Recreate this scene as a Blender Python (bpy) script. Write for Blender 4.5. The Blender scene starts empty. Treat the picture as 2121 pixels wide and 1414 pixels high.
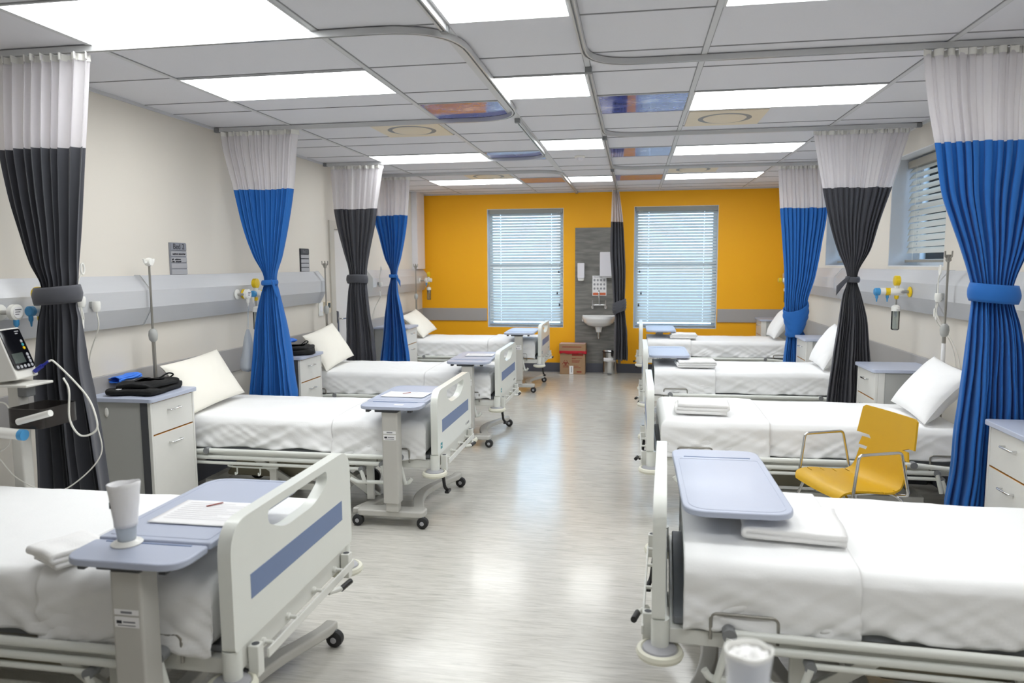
import bpy, math, random
from math import sin, cos, pi, radians, sqrt
from mathutils import Vector, Matrix, noise
from mathutils.geometry import tessellate_polygon

SC = bpy.context.scene
COL = SC.collection

# ------------------------------------------------------------------ camera, world, exposure
CAM_H = 1.6845
YAW, PITCH, ROLL = 0.1674, 0.1054, -0.0058
def make_camera():
    fwd = Vector((-sin(YAW) * cos(PITCH), cos(YAW) * cos(PITCH), -sin(PITCH)))
    right = Vector((cos(YAW), sin(YAW), 0))
    up = right.cross(fwd)
    r2 = right * cos(ROLL) + up * sin(ROLL)
    u2 = -right * sin(ROLL) + up * cos(ROLL)
    cd = bpy.data.cameras.new('camera')
    cd.sensor_width = 36.0
    cd.lens = 1502.5 * 36.0 / 2121.0
    cd.clip_start = 0.05
    cd.dof.use_dof = True
    cd.dof.focus_distance = 5.0
    cd.dof.aperture_fstop = 2.6
    co = bpy.data.objects.new('camera', cd)
    COL.objects.link(co)
    m = Matrix(((r2.x, u2.x, -fwd.x, 0), (r2.y, u2.y, -fwd.y, 0), (r2.z, u2.z, -fwd.z, CAM_H), (0, 0, 0, 1)))
    co.matrix_world = m
    SC.camera = co
make_camera()

wd = bpy.data.worlds.new('sky')
SC.world = wd
wd.use_nodes = True
_bg = wd.node_tree.nodes['Background']
_bg.inputs[0].default_value = (0.55, 0.74, 1.0, 1)
_bg.inputs[1].default_value = 6.0

LIGHT_STRENGTH = 10.0
SC.view_settings.view_transform = 'Standard'
SC.view_settings.look = 'None'
SC.view_settings.exposure = 0.0
SC.view_settings.gamma = 1.0
SC.view_settings.use_curve_mapping = False
SC.cycles.max_bounces = 10
SC.cycles.diffuse_bounces = 4
SC.cycles.transparent_max_bounces = 16

# ------------------------------------------------------------------ materials
def lin(c):
    out = []
    for v in c:
        v /= 255.0
        out.append(v / 12.92 if v <= 0.04045 else ((v + 0.055) / 1.055) ** 2.4)
    return (*out, 1.0)

MATS = {}
def mat(name, rgb, rough=0.5, metal=0.0, var=0.0, vscale=8.0, stretch=(1, 1, 1), bump=0.0, bscale=60.0, coat=0.0,
        transl=0.0, alpha=1.0, spec=0.5, sheen=0.0, rvar=0.0):
    """A procedural principled material: noise varies its colour, its roughness and its surface."""
    m = bpy.data.materials.new(name)
    m.use_nodes = True
    nt = m.node_tree
    N, L = nt.nodes, nt.links
    b = N['Principled BSDF']
    out = N['Material Output']
    b.inputs['Roughness'].default_value = rough
    b.inputs['Metallic'].default_value = metal
    b.inputs['Coat Weight'].default_value = coat
    b.inputs['Coat Roughness'].default_value = 0.08
    b.inputs['Specular IOR Level'].default_value = spec
    b.inputs['Sheen Weight'].default_value = sheen
    c = lin(rgb)
    tc = N.new('ShaderNodeTexCoord')
    mp = N.new('ShaderNodeMapping')
    mp.inputs['Scale'].default_value = stretch
    L.new(tc.outputs['Object'], mp.inputs['Vector'])
    nz = N.new('ShaderNodeTexNoise')
    nz.inputs['Scale'].default_value = vscale
    nz.inputs['Detail'].default_value = 4
    L.new(mp.outputs[0], nz.inputs['Vector'])
    mx = N.new('ShaderNodeMix')
    mx.data_type = 'RGBA'
    v = max(var, 0.01)
    mx.inputs[6].default_value = tuple(x * (1 - v) for x in c[:3]) + (1,)
    mx.inputs[7].default_value = tuple(min(1, x * (1 + v)) for x in c[:3]) + (1,)
    L.new(nz.outputs['Fac'], mx.inputs[0])
    L.new(mx.outputs[2], b.inputs['Base Color'])
    if rvar:
        mr = N.new('ShaderNodeMapRange')
        mr.inputs['To Min'].default_value = max(0.02, rough - rvar)
        mr.inputs['To Max'].default_value = rough + rvar
        L.new(nz.outputs['Fac'], mr.inputs['Value'])
        L.new(mr.outputs[0], b.inputs['Roughness'])
    if bump:
        n2 = N.new('ShaderNodeTexNoise')
        n2.inputs['Scale'].default_value = bscale
        n2.inputs['Detail'].default_value = 3
        L.new(mp.outputs[0], n2.inputs['Vector'])
        bp = N.new('ShaderNodeBump')
        bp.inputs['Strength'].default_value = bump
        bp.inputs['Distance'].default_value = 0.005
        L.new(n2.outputs['Fac'], bp.inputs['Height'])
        L.new(bp.outputs[0], b.inputs['Normal'])
    last = b.outputs[0]
    if transl:
        t = N.new('ShaderNodeBsdfTranslucent')
        L.new(mx.outputs[2], t.inputs['Color'])
        ms = N.new('ShaderNodeMixShader')
        ms.inputs[0].default_value = transl
        L.new(last, ms.inputs[1])
        L.new(t.outputs[0], ms.inputs[2])
        last = ms.outputs[0]
    if alpha < 1:
        t = N.new('ShaderNodeBsdfTransparent')
        ms = N.new('ShaderNodeMixShader')
        ms.inputs[0].default_value = alpha
        L.new(t.outputs[0], ms.inputs[1])
        L.new(last, ms.inputs[2])
        last = ms.outputs[0]
    if last != b.outputs[0]:
        L.new(last, out.inputs[0])
    MATS[name] = m
    return m

def emit_mat(name, rgb, strength):
    m = bpy.data.materials.new(name)
    m.use_nodes = True
    N, L = m.node_tree.nodes, m.node_tree.links
    N.remove(N['Principled BSDF'])
    e = N.new('ShaderNodeEmission')
    nz = N.new('ShaderNodeTexNoise')
    nz.inputs['Scale'].default_value = 40
    mx = N.new('ShaderNodeMix')
    mx.data_type = 'RGBA'
    c = lin(rgb)
    mx.inputs[6].default_value = tuple(x * 0.97 for x in c[:3]) + (1,)
    mx.inputs[7].default_value = c
    L.new(nz.outputs['Fac'], mx.inputs[0])
    L.new(mx.outputs[2], e.inputs[0])
    e.inputs[1].default_value = strength
    L.new(e.outputs[0], N['Material Output'].inputs[0])
    return m

def glass_mat(name, rgb, gloss=0.08, tint=1.0):
    m = bpy.data.materials.new(name)
    m.use_nodes = True
    N, L = m.node_tree.nodes, m.node_tree.links
    N.remove(N['Principled BSDF'])
    t = N.new('ShaderNodeBsdfTransparent')
    t.inputs[0].default_value = lin(rgb)
    g = N.new('ShaderNodeBsdfGlossy')
    g.inputs['Roughness'].default_value = 0.03
    fr = N.new('ShaderNodeFresnel')
    fr.inputs[0].default_value = 1.45
    ad = N.new('ShaderNodeMath')
    ad.operation = 'ADD'
    ad.inputs[1].default_value = gloss
    L.new(fr.outputs[0], ad.inputs[0])
    ms = N.new('ShaderNodeMixShader')
    L.new(ad.outputs[0], ms.inputs[0])
    L.new(t.outputs[0], ms.inputs[1])
    L.new(g.outputs[0], ms.inputs[2])
    L.new(ms.outputs[0], N['Material Output'].inputs[0])
    return m

M = {}
M['wall'] = mat('warm off-white paint', (220, 214, 204), 0.6, var=0.015, vscale=2, bump=0.03, bscale=220)
M['orange'] = mat('orange wall paint', (255, 182, 2), 0.55, var=0.02, vscale=3, bump=0.03, bscale=220)
M['ceil'] = mat('mineral fibre ceiling tile', (222, 222, 228), 0.75, var=0.02, vscale=90, bump=0.08, bscale=300)
M['tbar'] = mat('grey painted ceiling bar', (206, 207, 210), 0.45, var=0.02)
M['tbaredge'] = mat('tile shadow gap', (150, 151, 154), 0.7, var=0.02)
M['vent'] = mat('yellowed white vent plastic', (226, 214, 192), 0.5, var=0.03)
M['alu'] = mat('satin aluminium rail', (204, 205, 206), 0.32, metal=0.35, var=0.02)
M['trunk'] = mat('brushed grey trunking', (200, 201, 204), 0.40, metal=0.15, var=0.03, vscale=12, stretch=(1, .2, 6))
M['trunkdark'] = mat('grey trunking end plate', (206, 207, 208), 0.5, var=0.02)
M['rail'] = mat('grey vinyl crash rail', (168, 165, 163), 0.5, var=0.02, vscale=5)
M['skirt'] = mat('slate vinyl skirting', (84, 86, 96), 0.45, var=0.03, vscale=6)
M['white'] = mat('white powder coated steel', (228, 228, 222), 0.35, var=0.015, coat=0.1)
M['ivory'] = mat('pale bed plastic', (234, 236, 230), 0.32, var=0.012, coat=0.15)
M['bump_white'] = mat('cream bumper rubber', (226, 224, 208), 0.45, var=0.02)
M['stripe'] = mat('blue grey accent panel', (112, 132, 172), 0.4, var=0.015)
M['tablegrey'] = mat('light grey table post', (196, 194, 188), 0.38, var=0.015, coat=0.1)
M['lav'] = mat('lavender blue laminate', (184, 191, 210), 0.40, var=0.015, coat=0.05)
M['deck'] = mat('grey mattress platform', (134, 137, 142), 0.5, var=0.02)
M['mattress'] = mat('pale aqua mattress vinyl', (206, 214, 214), 0.45, var=0.02, bump=0.03, bscale=150)
M['sheet'] = mat('white cotton sheet', (249, 249, 249), 0.85, var=0.012, vscale=5, bump=0.10, bscale=90, sheen=0.1)
M['pillow'] = mat('cream pillow cover', (249, 245, 234), 0.85, var=0.015, bump=0.08, bscale=70)
M['towel'] = mat('white terry towel', (249, 248, 247), 0.9, var=0.02, bump=0.25, bscale=260)
M['black'] = mat('black plastic', (26, 26, 28), 0.45, var=0.05)
M['rubber'] = mat('black castor rubber', (34, 34, 36), 0.6, var=0.05)
M['dkgrey'] = mat('dark grey plastic', (74, 76, 80), 0.5, var=0.03)
M['midgrey'] = mat('mid grey joint plastic', (134, 136, 138), 0.5, var=0.03)
M['beige'] = mat('olive beige base cover', (150, 144, 124), 0.55, var=0.03)
M['chrome'] = mat('polished chrome', (214, 214, 214), 0.12, metal=1.0, var=0.01)
M['steel'] = mat('brushed steel', (186, 184, 180), 0.28, metal=1.0, var=0.02)
M['pole'] = mat('dull steel pole', (158, 155, 148), 0.35, metal=0.7, var=0.02)
M['cabside'] = mat('grey cabinet laminate', (176, 177, 174), 0.45, var=0.02)
M['cabfront'] = mat('white cabinet front', (226, 225, 220), 0.4, var=0.02, vscale=20)
M['edge'] = mat('orange brown board edge', (198, 142, 62), 0.5, var=0.05)
M['greycloth'] = mat('charcoal curtain cloth', (74, 75, 82), 0.8, var=0.05, vscale=30, bump=0.05, bscale=200, sheen=0.15)
M['bluecloth'] = mat('royal blue curtain cloth', (32, 108, 190), 0.75, var=0.04, vscale=30, bump=0.05, bscale=200, sheen=0.1, transl=0.12)
M['netting'] = mat('white curtain mesh', (236, 233, 236), 0.85, var=0.02, transl=0.38, alpha=0.88)
M['slat'] = mat('pale grey blind slat', (206, 210, 207), 0.45, var=0.02, transl=0.10)
M['headrail'] = mat('grey blind rail', (150, 152, 146), 0.4, var=0.02)
M['slatwarm'] = mat('beige grey blind slat', (190, 187, 178), 0.45, var=0.02, transl=0.10)
M['headwarm'] = mat('taupe blind rail', (146, 141, 130), 0.4, var=0.02)
M['cord'] = mat('pale cord', (226, 224, 216), 0.6, var=0.02)
M['yellowchair'] = mat('mustard chair shell', (208, 162, 10), 0.42, var=0.015, bump=0.02, bscale=400)
M['ceramic'] = mat('glazed white ceramic', (240, 240, 240), 0.1, var=0.005, coat=0.5)
M['card'] = mat('brown cardboard', (166, 134, 102), 0.8, var=0.05, vscale=12, stretch=(1, 1, 5))
M['cardpink'] = mat('pale cardboard lid top', (206, 178, 172), 0.8, var=0.04)
M['red'] = mat('red liner bag', (186, 20, 40), 0.35, var=0.08)
M['redink'] = mat('dark red print', (150, 56, 44), 0.7, var=0.05)
M['paper'] = mat('white paper', (244, 243, 244), 0.8, var=0.01)
M['ink'] = mat('grey print', (126, 126, 132), 0.8, var=0.03)
M['faint'] = mat('faint print', (212, 211, 214), 0.8, var=0.02)
M['frosted'] = mat('frosted clear plastic', (226, 232, 238), 0.25, var=0.02, transl=0.45, alpha=0.7)
M['inkdark'] = mat('dark print', (42, 42, 50), 0.8, var=0.03)
M['signgrey'] = mat('grey sign plate', (138, 140, 148), 0.4, var=0.02)
M['signlight'] = mat('light sign strip', (170, 170, 174), 0.4, var=0.02)
M['yellow'] = mat('yellow plastic', (236, 200, 24), 0.35, var=0.02)
M['blueplastic'] = mat('sky blue plastic', (70, 150, 205), 0.35, var=0.02)
M['teal'] = mat('teal logo print', (60, 150, 160), 0.5, var=0.03)
M['navy'] = mat('navy plastic', (36, 46, 150), 0.4, var=0.03)
M['plasticwhite'] = mat('white plastic', (236, 235, 230), 0.3, var=0.01, coat=0.2)
M['lilacwhite'] = mat('white dispenser plastic', (232, 230, 236), 0.3, var=0.01)
M['bag'] = mat('translucent grey plastic bag', (198, 204, 212), 0.4, var=0.05, alpha=0.85, transl=0.3)
M['blackcloth'] = mat('black clothing cloth', (16, 16, 17), 0.85, var=0.2, vscale=20, bump=0.15, bscale=120)
M['bluebag'] = mat('bright blue cloth', (62, 128, 236), 0.5, var=0.08, vscale=20)
M['monbody'] = mat('white monitor case', (222, 220, 214), 0.4, var=0.01)
M['screen'] = mat('dark monitor glass', (14, 15, 20), 0.12, var=0.1, coat=0.5)
M['lcd'] = mat('grey green display', (72, 80, 76), 0.2, var=0.05)
M['smoked'] = mat('smoked basket plastic', (58, 54, 52), 0.2, var=0.1, alpha=0.75)
M['cupskin'] = mat('waxed white cup', (232, 230, 224), 0.5, var=0.05, vscale=20, transl=0.15, alpha=0.97)
M['door'] = mat('white door paint', (228, 226, 224), 0.4, var=0.01)
M['duct'] = mat('white duct paint', (226, 224, 228), 0.45, var=0.01)
M['doorframe'] = mat('cream door frame paint', (208, 204, 194), 0.45, var=0.02)
M['winframe'] = mat('white window frame', (224, 226, 230), 0.4, var=0.01)
M['glass'] = glass_mat('window glass', (244, 250, 252), 0.02)
M['jar'] = glass_mat('clear jar plastic', (236, 240, 240), 0.10)
M['diffuser'] = emit_mat('lit diffuser', (252, 255, 255), LIGHT_STRENGTH)

def floor_material():
    m = bpy.data.materials.new('streaked vinyl floor')
    m.use_nodes = True
    N, L = m.node_tree.nodes, m.node_tree.links
    b = N['Principled BSDF']
    tc = N.new('ShaderNodeTexCoord')
    mp = N.new('ShaderNodeMapping')
    mp.inputs['Scale'].default_value = (1.1, 11, 1)
    L.new(tc.outputs['Object'], mp.inputs[0])
    n1 = N.new('ShaderNodeTexNoise')
    n1.inputs['Scale'].default_value = 3.2
    n1.inputs['Detail'].default_value = 9
    n1.inputs['Roughness'].default_value = 0.68
    n1.inputs['Distortion'].default_value = 1.3
    L.new(mp.outputs[0], n1.inputs['Vector'])
    r1 = N.new('ShaderNodeValToRGB')
    e = r1.color_ramp.elements
    e[0].position, e[0].color = 0.26, lin((180, 177, 168))
    e[1].position, e[1].color = 0.62, lin((216, 213, 205))
    x = e.new(0.44)
    x.color = lin((203, 200, 192))
    L.new(n1.outputs['Fac'], r1.inputs[0])
    mp2 = N.new('ShaderNodeMapping')
    mp2.inputs['Scale'].default_value = (2.5, 40, 1)
    L.new(tc.outputs['Object'], mp2.inputs[0])
    n2 = N.new('ShaderNodeTexNoise')
    n2.inputs['Scale'].default_value = 3
    n2.inputs['Detail'].default_value = 5
    L.new(mp2.outputs[0], n2.inputs['Vector'])
    r2 = N.new('ShaderNodeValToRGB')
    r2.color_ramp.elements[0].position, r2.color_ramp.elements[0].color = 0.34, (0.80, 0.79, 0.77, 1)
    r2.color_ramp.elements[1].position, r2.color_ramp.elements[1].color = 0.52, (1, 1, 1, 1)
    L.new(n2.outputs['Fac'], r2.inputs[0])
    mx = N.new('ShaderNodeMix')
    mx.data_type = 'RGBA'
    mx.blend_type = 'MULTIPLY'
    mx.inputs[0].default_value = 0.6
    L.new(r1.outputs[0], mx.inputs[6])
    L.new(r2.outputs[0], mx.inputs[7])
    L.new(mx.outputs[2], b.inputs['Base Color'])
    mr = N.new('ShaderNodeMapRange')
    mr.inputs['To Min'].default_value = 0.16
    mr.inputs['To Max'].default_value = 0.30
    L.new(n1.outputs['Fac'], mr.inputs['Value'])
    L.new(mr.outputs[0], b.inputs['Roughness'])
    bp = N.new('ShaderNodeBump')
    bp.inputs['Strength'].default_value = 0.02
    L.new(n2.outputs['Fac'], bp.inputs['Height'])
    L.new(bp.outputs[0], b.inputs['Normal'])
    b.inputs['Coat Weight'].default_value = 0.5
    b.inputs['Coat Roughness'].default_value = 0.16
    return m
M['floor'] = floor_material()

def wood_material():
    m = bpy.data.materials.new('grey wood laminate')
    m.use_nodes = True
    N, L = m.node_tree.nodes, m.node_tree.links
    b = N['Principled BSDF']
    tc = N.new('ShaderNodeTexCoord')
    mp = N.new('ShaderNodeMapping')
    mp.inputs['Scale'].default_value = (1.6, 1, 11)
    L.new(tc.outputs['Object'], mp.inputs[0])
    n1 = N.new('ShaderNodeTexNoise')
    n1.inputs['Scale'].default_value = 2.2
    n1.inputs['Detail'].default_value = 8
    n1.inputs['Distortion'].default_value = 0.35
    L.new(mp.outputs[0], n1.inputs['Vector'])
    r1 = N.new('ShaderNodeValToRGB')
    e = r1.color_ramp.elements
    e[0].position, e[0].color = 0.3, lin((104, 103, 100))
    e[1].position, e[1].color = 0.7, lin((140, 138, 133))
    L.new(n1.outputs['Fac'], r1.inputs[0])
    L.new(r1.outputs[0], b.inputs['Base Color'])
    b.inputs['Roughness'].default_value = 0.4
    return m
M['wood'] = wood_material()

def sky_print_material():
    m = bpy.data.materials.new('glossy sky print')
    m.use_nodes = True
    N, L = m.node_tree.nodes, m.node_tree.links
    b = N['Principled BSDF']
    tc = N.new('ShaderNodeTexCoord')
    mp = N.new('ShaderNodeMapping')
    mp.inputs['Scale'].default_value = (2, 3.2, 1)
    L.new(tc.outputs['Object'], mp.inputs[0])
    n1 = N.new('ShaderNodeTexNoise')
    n1.inputs['Scale'].default_value = 1.6
    n1.inputs['Detail'].default_value = 8
    n1.inputs['Roughness'].default_value = 0.62
    L.new(mp.outputs[0], n1.inputs['Vector'])
    r1 = N.new('ShaderNodeValToRGB')
    e = r1.color_ramp.elements
    e[0].position, e[0].color = 0.42, lin((70, 84, 176))
    e[1].position, e[1].color = 0.72, lin((226, 226, 244))
    x = e.new(0.56)
    x.color = lin((112, 126, 206))
    L.new(n1.outputs['Fac'], r1.inputs[0])
    L.new(r1.outputs[0], b.inputs['Base Color'])
    b.inputs['Roughness'].default_value = 0.08
    b.inputs['Coat Weight'].default_value = 0.45
    b.inputs['Coat Roughness'].default_value = 0.03
    b.inputs['Specular IOR Level'].default_value = 0.4
    b.inputs['Metallic'].default_value = 0.1
    return m
M['skyprint'] = sky_print_material()

# ------------------------------------------------------------------ mesh building
class MB:
    def __init__(self):
        self.v, self.f = [], []

    def add(self, verts, faces, T=None):
        o = len(self.v)
        self.v += [tuple(T @ Vector(p)) if T else tuple(p) for p in verts]
        self.f += [tuple(o + i for i in f) for f in faces]
        return self

    def box(self, x0, x1, y0, y1, z0, z1, T=None):
        v = [(x0, y0, z0), (x1, y0, z0), (x1, y1, z0), (x0, y1, z0), (x0, y0, z1), (x1, y0, z1), (x1, y1, z1), (x0, y1, z1)]
        return self.add(v, [(3, 2, 1, 0), (4, 5, 6, 7), (0, 1, 5, 4), (1, 2, 6, 5), (2, 3, 7, 6), (3, 0, 4, 7)], T)

    def tube(self, pts, r, n=12, closed=False, T=None, caps=True):
        pts = [Vector(p) for p in pts]
        k = len(pts)
        rs = r if isinstance(r, (list, tuple)) else [r] * k
        tang = []
        for i in range(k):
            if closed:
                d = pts[(i + 1) % k] - pts[i - 1]
            else:
                d = pts[min(i + 1, k - 1)] - pts[max(i - 1, 0)]
            tang.append(d.normalized())
        t0 = tang[0]
        a = Vector((0, 0, 1)) if abs(t0.z) < 0.9 else Vector((1, 0, 0))
        nrm = (a - t0 * a.dot(t0)).normalized()
        v, f = [], []
        for i in range(k):
            t = tang[i]
            nrm = (nrm - t * nrm.dot(t)).normalized()
            bn = t.cross(nrm)
            for j in range(n):
                an = 2 * pi * j / n
                v.append(pts[i] + (nrm * cos(an) + bn * sin(an)) * rs[i])
        for i in range(k if closed else k - 1):
            i2 = (i + 1) % k
            for j in range(n):
                j2 = (j + 1) % n
                f.append((i * n + j, i2 * n + j, i2 * n + j2, i * n + j2)[::-1])
        if not closed and caps:
            f.append(tuple(range(n)))
            f.append(tuple(reversed(range((k - 1) * n, k * n))))
        f = [x[::-1] for x in f]
        return self.add(v, f, T)

    def cyl(self, p0, p1, r, r1=None, n=20, T=None):
        return self.tube([p0, p1], [r, r if r1 is None else r1], n, T=T)

    def lathe(self, prof, c=(0, 0, 0), n=28, axis='z', T=None):
        v, f = [], []
        k = len(prof)
        for (r, h) in prof:
            for j in range(n):
                a = 2 * pi * j / n
                p = (r * cos(a), r * sin(a), h)
                if axis == 'x':
                    p = (h, p[0], p[1])
                elif axis == 'y':
                    p = (p[1], h, p[0])
                v.append((p[0] + c[0], p[1] + c[1], p[2] + c[2]))
        for i in range(k - 1):
            for j in range(n):
                j2 = (j + 1) % n
                f.append((i * n + j, i * n + j2, (i + 1) * n + j2, (i + 1) * n + j))
        if prof[0][0] > 1e-6:
            f.append(tuple(reversed(range(n))))
        if prof[-1][0] > 1e-6:
            f.append(tuple(range((k - 1) * n, k * n)))
        return self.add(v, f, T)

    def prism(self, poly, a0, a1, plane='yz', holes=(), T=None):
        """A flat outline, with holes, given thickness from a0 to a1 along the axis its plane leaves."""
        loops = [list(poly)] + [list(h) for h in holes]
        def P(u, w, a):
            return {'yz': (a, u, w), 'xy': (u, w, a), 'xz': (u, a, w)}[plane]
        flat = [p for l in loops for p in l]
        n = len(flat)
        if len(loops) == 1:
            caps = [tuple(range(n))]
        else:
            caps = [tuple(t) for t in tessellate_polygon([[Vector((p[0], p[1], 0)) for p in l] for l in loops])]
        v = [P(u, w, a0) for u, w in flat] + [P(u, w, a1) for u, w in flat]
        f = [tuple(t) for t in caps] + [tuple(i + n for i in reversed(t)) for t in caps]
        o = 0
        for l in loops:
            k = len(l)
            for i in range(k):
                j = (i + 1) % k
                f.append((o + i, o + j, n + o + j, n + o + i))
            o += k
        return self.add(v, f, T)

    def grid(self, fn, nu, nv, cu=False, cv=False, T=None):
        v, f = [], []
        for i in range(nu):
            for j in range(nv):
                u = i / (nu if cu else nu - 1)
                w = j / (nv if cv else nv - 1)
                v.append(fn(u, w))
        for i in range(nu if cu else nu - 1):
            for j in range(nv if cv else nv - 1):
                i2, j2 = (i + 1) % nu, (j + 1) % nv
                f.append((i * nv + j, i2 * nv + j, i2 * nv + j2, i * nv + j2))
        return self.add(v, f, T)

    def blob(self, c, r, n=16, m=10, T=None):
        def fn(u, w):
            th = pi * (0.02 + 0.96 * w)
            return (c[0] + r[0] * sin(th) * cos(2 * pi * u), c[1] + r[1] * sin(th) * sin(2 * pi * u), c[2] - r[2] * cos(th))
        return self.grid(fn, n, m, cu=True, T=T)

    def build(self, name, material, parent=None, bevel=0.0, seg=2, sub=0, solid=0.0, angle=38, flat=False, fix=True):
        me = bpy.data.meshes.new(name)
        me.from_pydata(self.v, [], self.f)
        me.update()
        if fix:
            import bmesh
            b = bmesh.new()
            b.from_mesh(me)
            bmesh.ops.recalc_face_normals(b, faces=b.faces)
            b.to_mesh(me)
            b.free()
        if not flat:
            me.polygons.foreach_set('use_smooth', [True] * len(me.polygons))
            me.set_sharp_from_angle(angle=radians(angle))
        me.materials.append(material)
        o = bpy.data.objects.new(name, me)
        COL.objects.link(o)
        if parent is not None:
            o.parent = parent
        if solid:
            s = o.modifiers.new('thickness', 'SOLIDIFY')
            s.thickness = solid
            s.offset = 0
        if bevel:
            b = o.modifiers.new('edge', 'BEVEL')
            b.width = bevel
            b.segments = seg
            b.limit_method = 'ANGLE'
            b.angle_limit = radians(40)
            b.harden_normals = True
        if sub:
            s = o.modifiers.new('smooth', 'SUBSURF')
            s.levels = sub
            s.render_levels = sub
        return o

def box(name, material, x0, x1, y0, y1, z0, z1, parent=None, bevel=0.0, seg=2):
    return MB().box(x0, x1, y0, y1, z0, z1).build(name, material, parent, bevel, seg)

def rounded(pts, radii, n=6):
    """Round the corners of a closed outline; radii per corner."""
    out = []
    k = len(pts)
    for i in range(k):
        p = Vector(pts[i])
        r = radii[i] if isinstance(radii, (list, tuple)) else radii
        if r <= 0:
            out.append(tuple(p))
            continue
        a = (Vector(pts[i - 1]) - p)
        b = (Vector(pts[(i + 1) % k]) - p)
        r = min(r, a.length * 0.49, b.length * 0.49)
        pa, pb = p + a.normalized() * r, p + b.normalized() * r
        for j in range(n + 1):
            t = j / n
            out.append(tuple(pa * (1 - t) ** 2 + p * 2 * t * (1 - t) + pb * t * t))
    return out

def bend(pts, r, n=6):
    """Round the inner corners of an open 3D path."""
    out = [tuple(pts[0])]
    for i in range(1, len(pts) - 1):
        p = Vector(pts[i])
        a, b = Vector(pts[i - 1]) - p, Vector(pts[i + 1]) - p
        rr = min(r, a.length * 0.49, b.length * 0.49)
        pa, pb = p + a.normalized() * rr, p + b.normalized() * rr
        for j in range(n + 1):
            t = j / n
            out.append(tuple(pa * (1 - t) ** 2 + p * 2 * t * (1 - t) + pb * t * t))
    out.append(tuple(pts[-1]))
    return out

def smooth_path(pts, n=8):
    """Catmull-Rom through 3D points."""
    P = [Vector(p) for p in pts]
    P = [P[0] * 2 - P[1]] + P + [P[-1] * 2 - P[-2]]
    out = []
    for i in range(1, len(P) - 2):
        for j in range(n):
            t = j / n
            a, b, c, d = P[i - 1], P[i], P[i + 1], P[i + 2]
            out.append(tuple(0.5 * ((2 * b) + (c - a) * t + (2 * a - 5 * b + 4 * c - d) * t * t + (3 * b - a - 3 * c + d) * t ** 3)))
    out.append(tuple(P[-2]))
    return out

def tag(o, label=None, cat=None, group=None, kind=None):
    if label:
        o['label'] = label
    if cat:
        o['category'] = cat
    if group:
        o['group'] = group
    if kind:
        o['kind'] = kind
    return o

def thing(name, label, cat, loc=(0, 0, 0), rz=0.0, group=None):
    o = bpy.data.objects.new(name, None)
    o.empty_display_size = 0.1
    COL.objects.link(o)
    o.location = loc
    o.rotation_euler = (0, 0, rz)
    return tag(o, label, cat, group)

def structure(o):
    o['kind'] = 'structure'
    return o

KIDS = lambda o: [c for c in bpy.data.objects if c.parent == o]
def dup(root, loc, rz, label, group=None):
    """A copy of a thing with copies of its parts and sub-parts."""
    r = root.copy()
    COL.objects.link(r)
    r.location = loc
    r.rotation_euler = (0, 0, rz)
    tag(r, label, None, group)
    for ch in KIDS(root):
        c = ch.copy()
        COL.objects.link(c)
        c.parent = r
        for g in KIDS(ch):
            d = g.copy()
            COL.objects.link(d)
            d.parent = c
    return r

def text(name, body, size, material, parent, loc, rot, sx=1.0, extrude=0.0006):
    cu = bpy.data.curves.new('lettering', 'FONT')
    cu.body = body
    cu.size = size
    cu.extrude = extrude
    cu.align_x = 'CENTER'
    cu.align_y = 'CENTER'
    t = bpy.data.objects.new('lettering', cu)
    COL.objects.link(t)
    bpy.context.view_layer.update()
    me = bpy.data.meshes.new_from_object(t.evaluated_get(bpy.context.evaluated_depsgraph_get()))
    bpy.data.objects.remove(t)
    bpy.data.curves.remove(cu)
    me.materials.clear()
    me.materials.append(material)
    o = bpy.data.objects.new(name, me)
    COL.objects.link(o)
    o.parent = parent
    o.location = loc
    o.rotation_euler = rot
    o.scale = (sx, 1, 1)
    return o

def nz(x, y, z=0.0):
    return noise.noise(Vector((x, y, z)))

# ------------------------------------------------------------------ the room
X0, X1, YB, YF, CE = -3.38, 2.27, -2.4, 11.32, 2.80
def rect(a0, a1, b0, b1):
    return [(a0, b0), (a1, b0), (a1, b1), (a0, b1)]

structure(box('floor', M['floor'], X0 - .3, X1 + .4, YB - .3, YF + .3, -.1, 0))
ceil_o = structure(box('ceiling', M['ceil'], X0 - .3, X1 + .4, YB - .3, YF + .3, CE, CE + .1))
structure(box('wall_near', M['wall'], X0 - .2, X1 + .3, YB - .2, YB, 0, CE))
DOOR = (7.82, 8.62, 2.13)
structure(MB().prism(rect(YB - .2, YF + .2, 0, CE), X0 - .2, X0, 'yz', [rect(DOOR[0], DOOR[1], 0.002, DOOR[2])]).build('wall_left', M['wall'], flat=True))
RW = [(5.90, 7.11), (8.12, 9.33)]
RZ = (1.65, 2.60)
structure(MB().prism(rect(YB - .2, YF + .2, 0, CE), X1, X1 + .3, 'yz', [rect(a, b, *RZ) for a, b in RW]).build('wall_right', M['wall'], flat=True))
FW = [(-2.30, -1.095), (-0.015, 1.225)]
FZ = (0.70, 2.55)
structure(MB().prism(rect(X0 - .2, X1 + .3, 0, CE), YF, YF + .2, 'xz', [rect(a, b, *FZ) for a, b in FW]).build('wall_far', M['orange'], flat=True))

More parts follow.
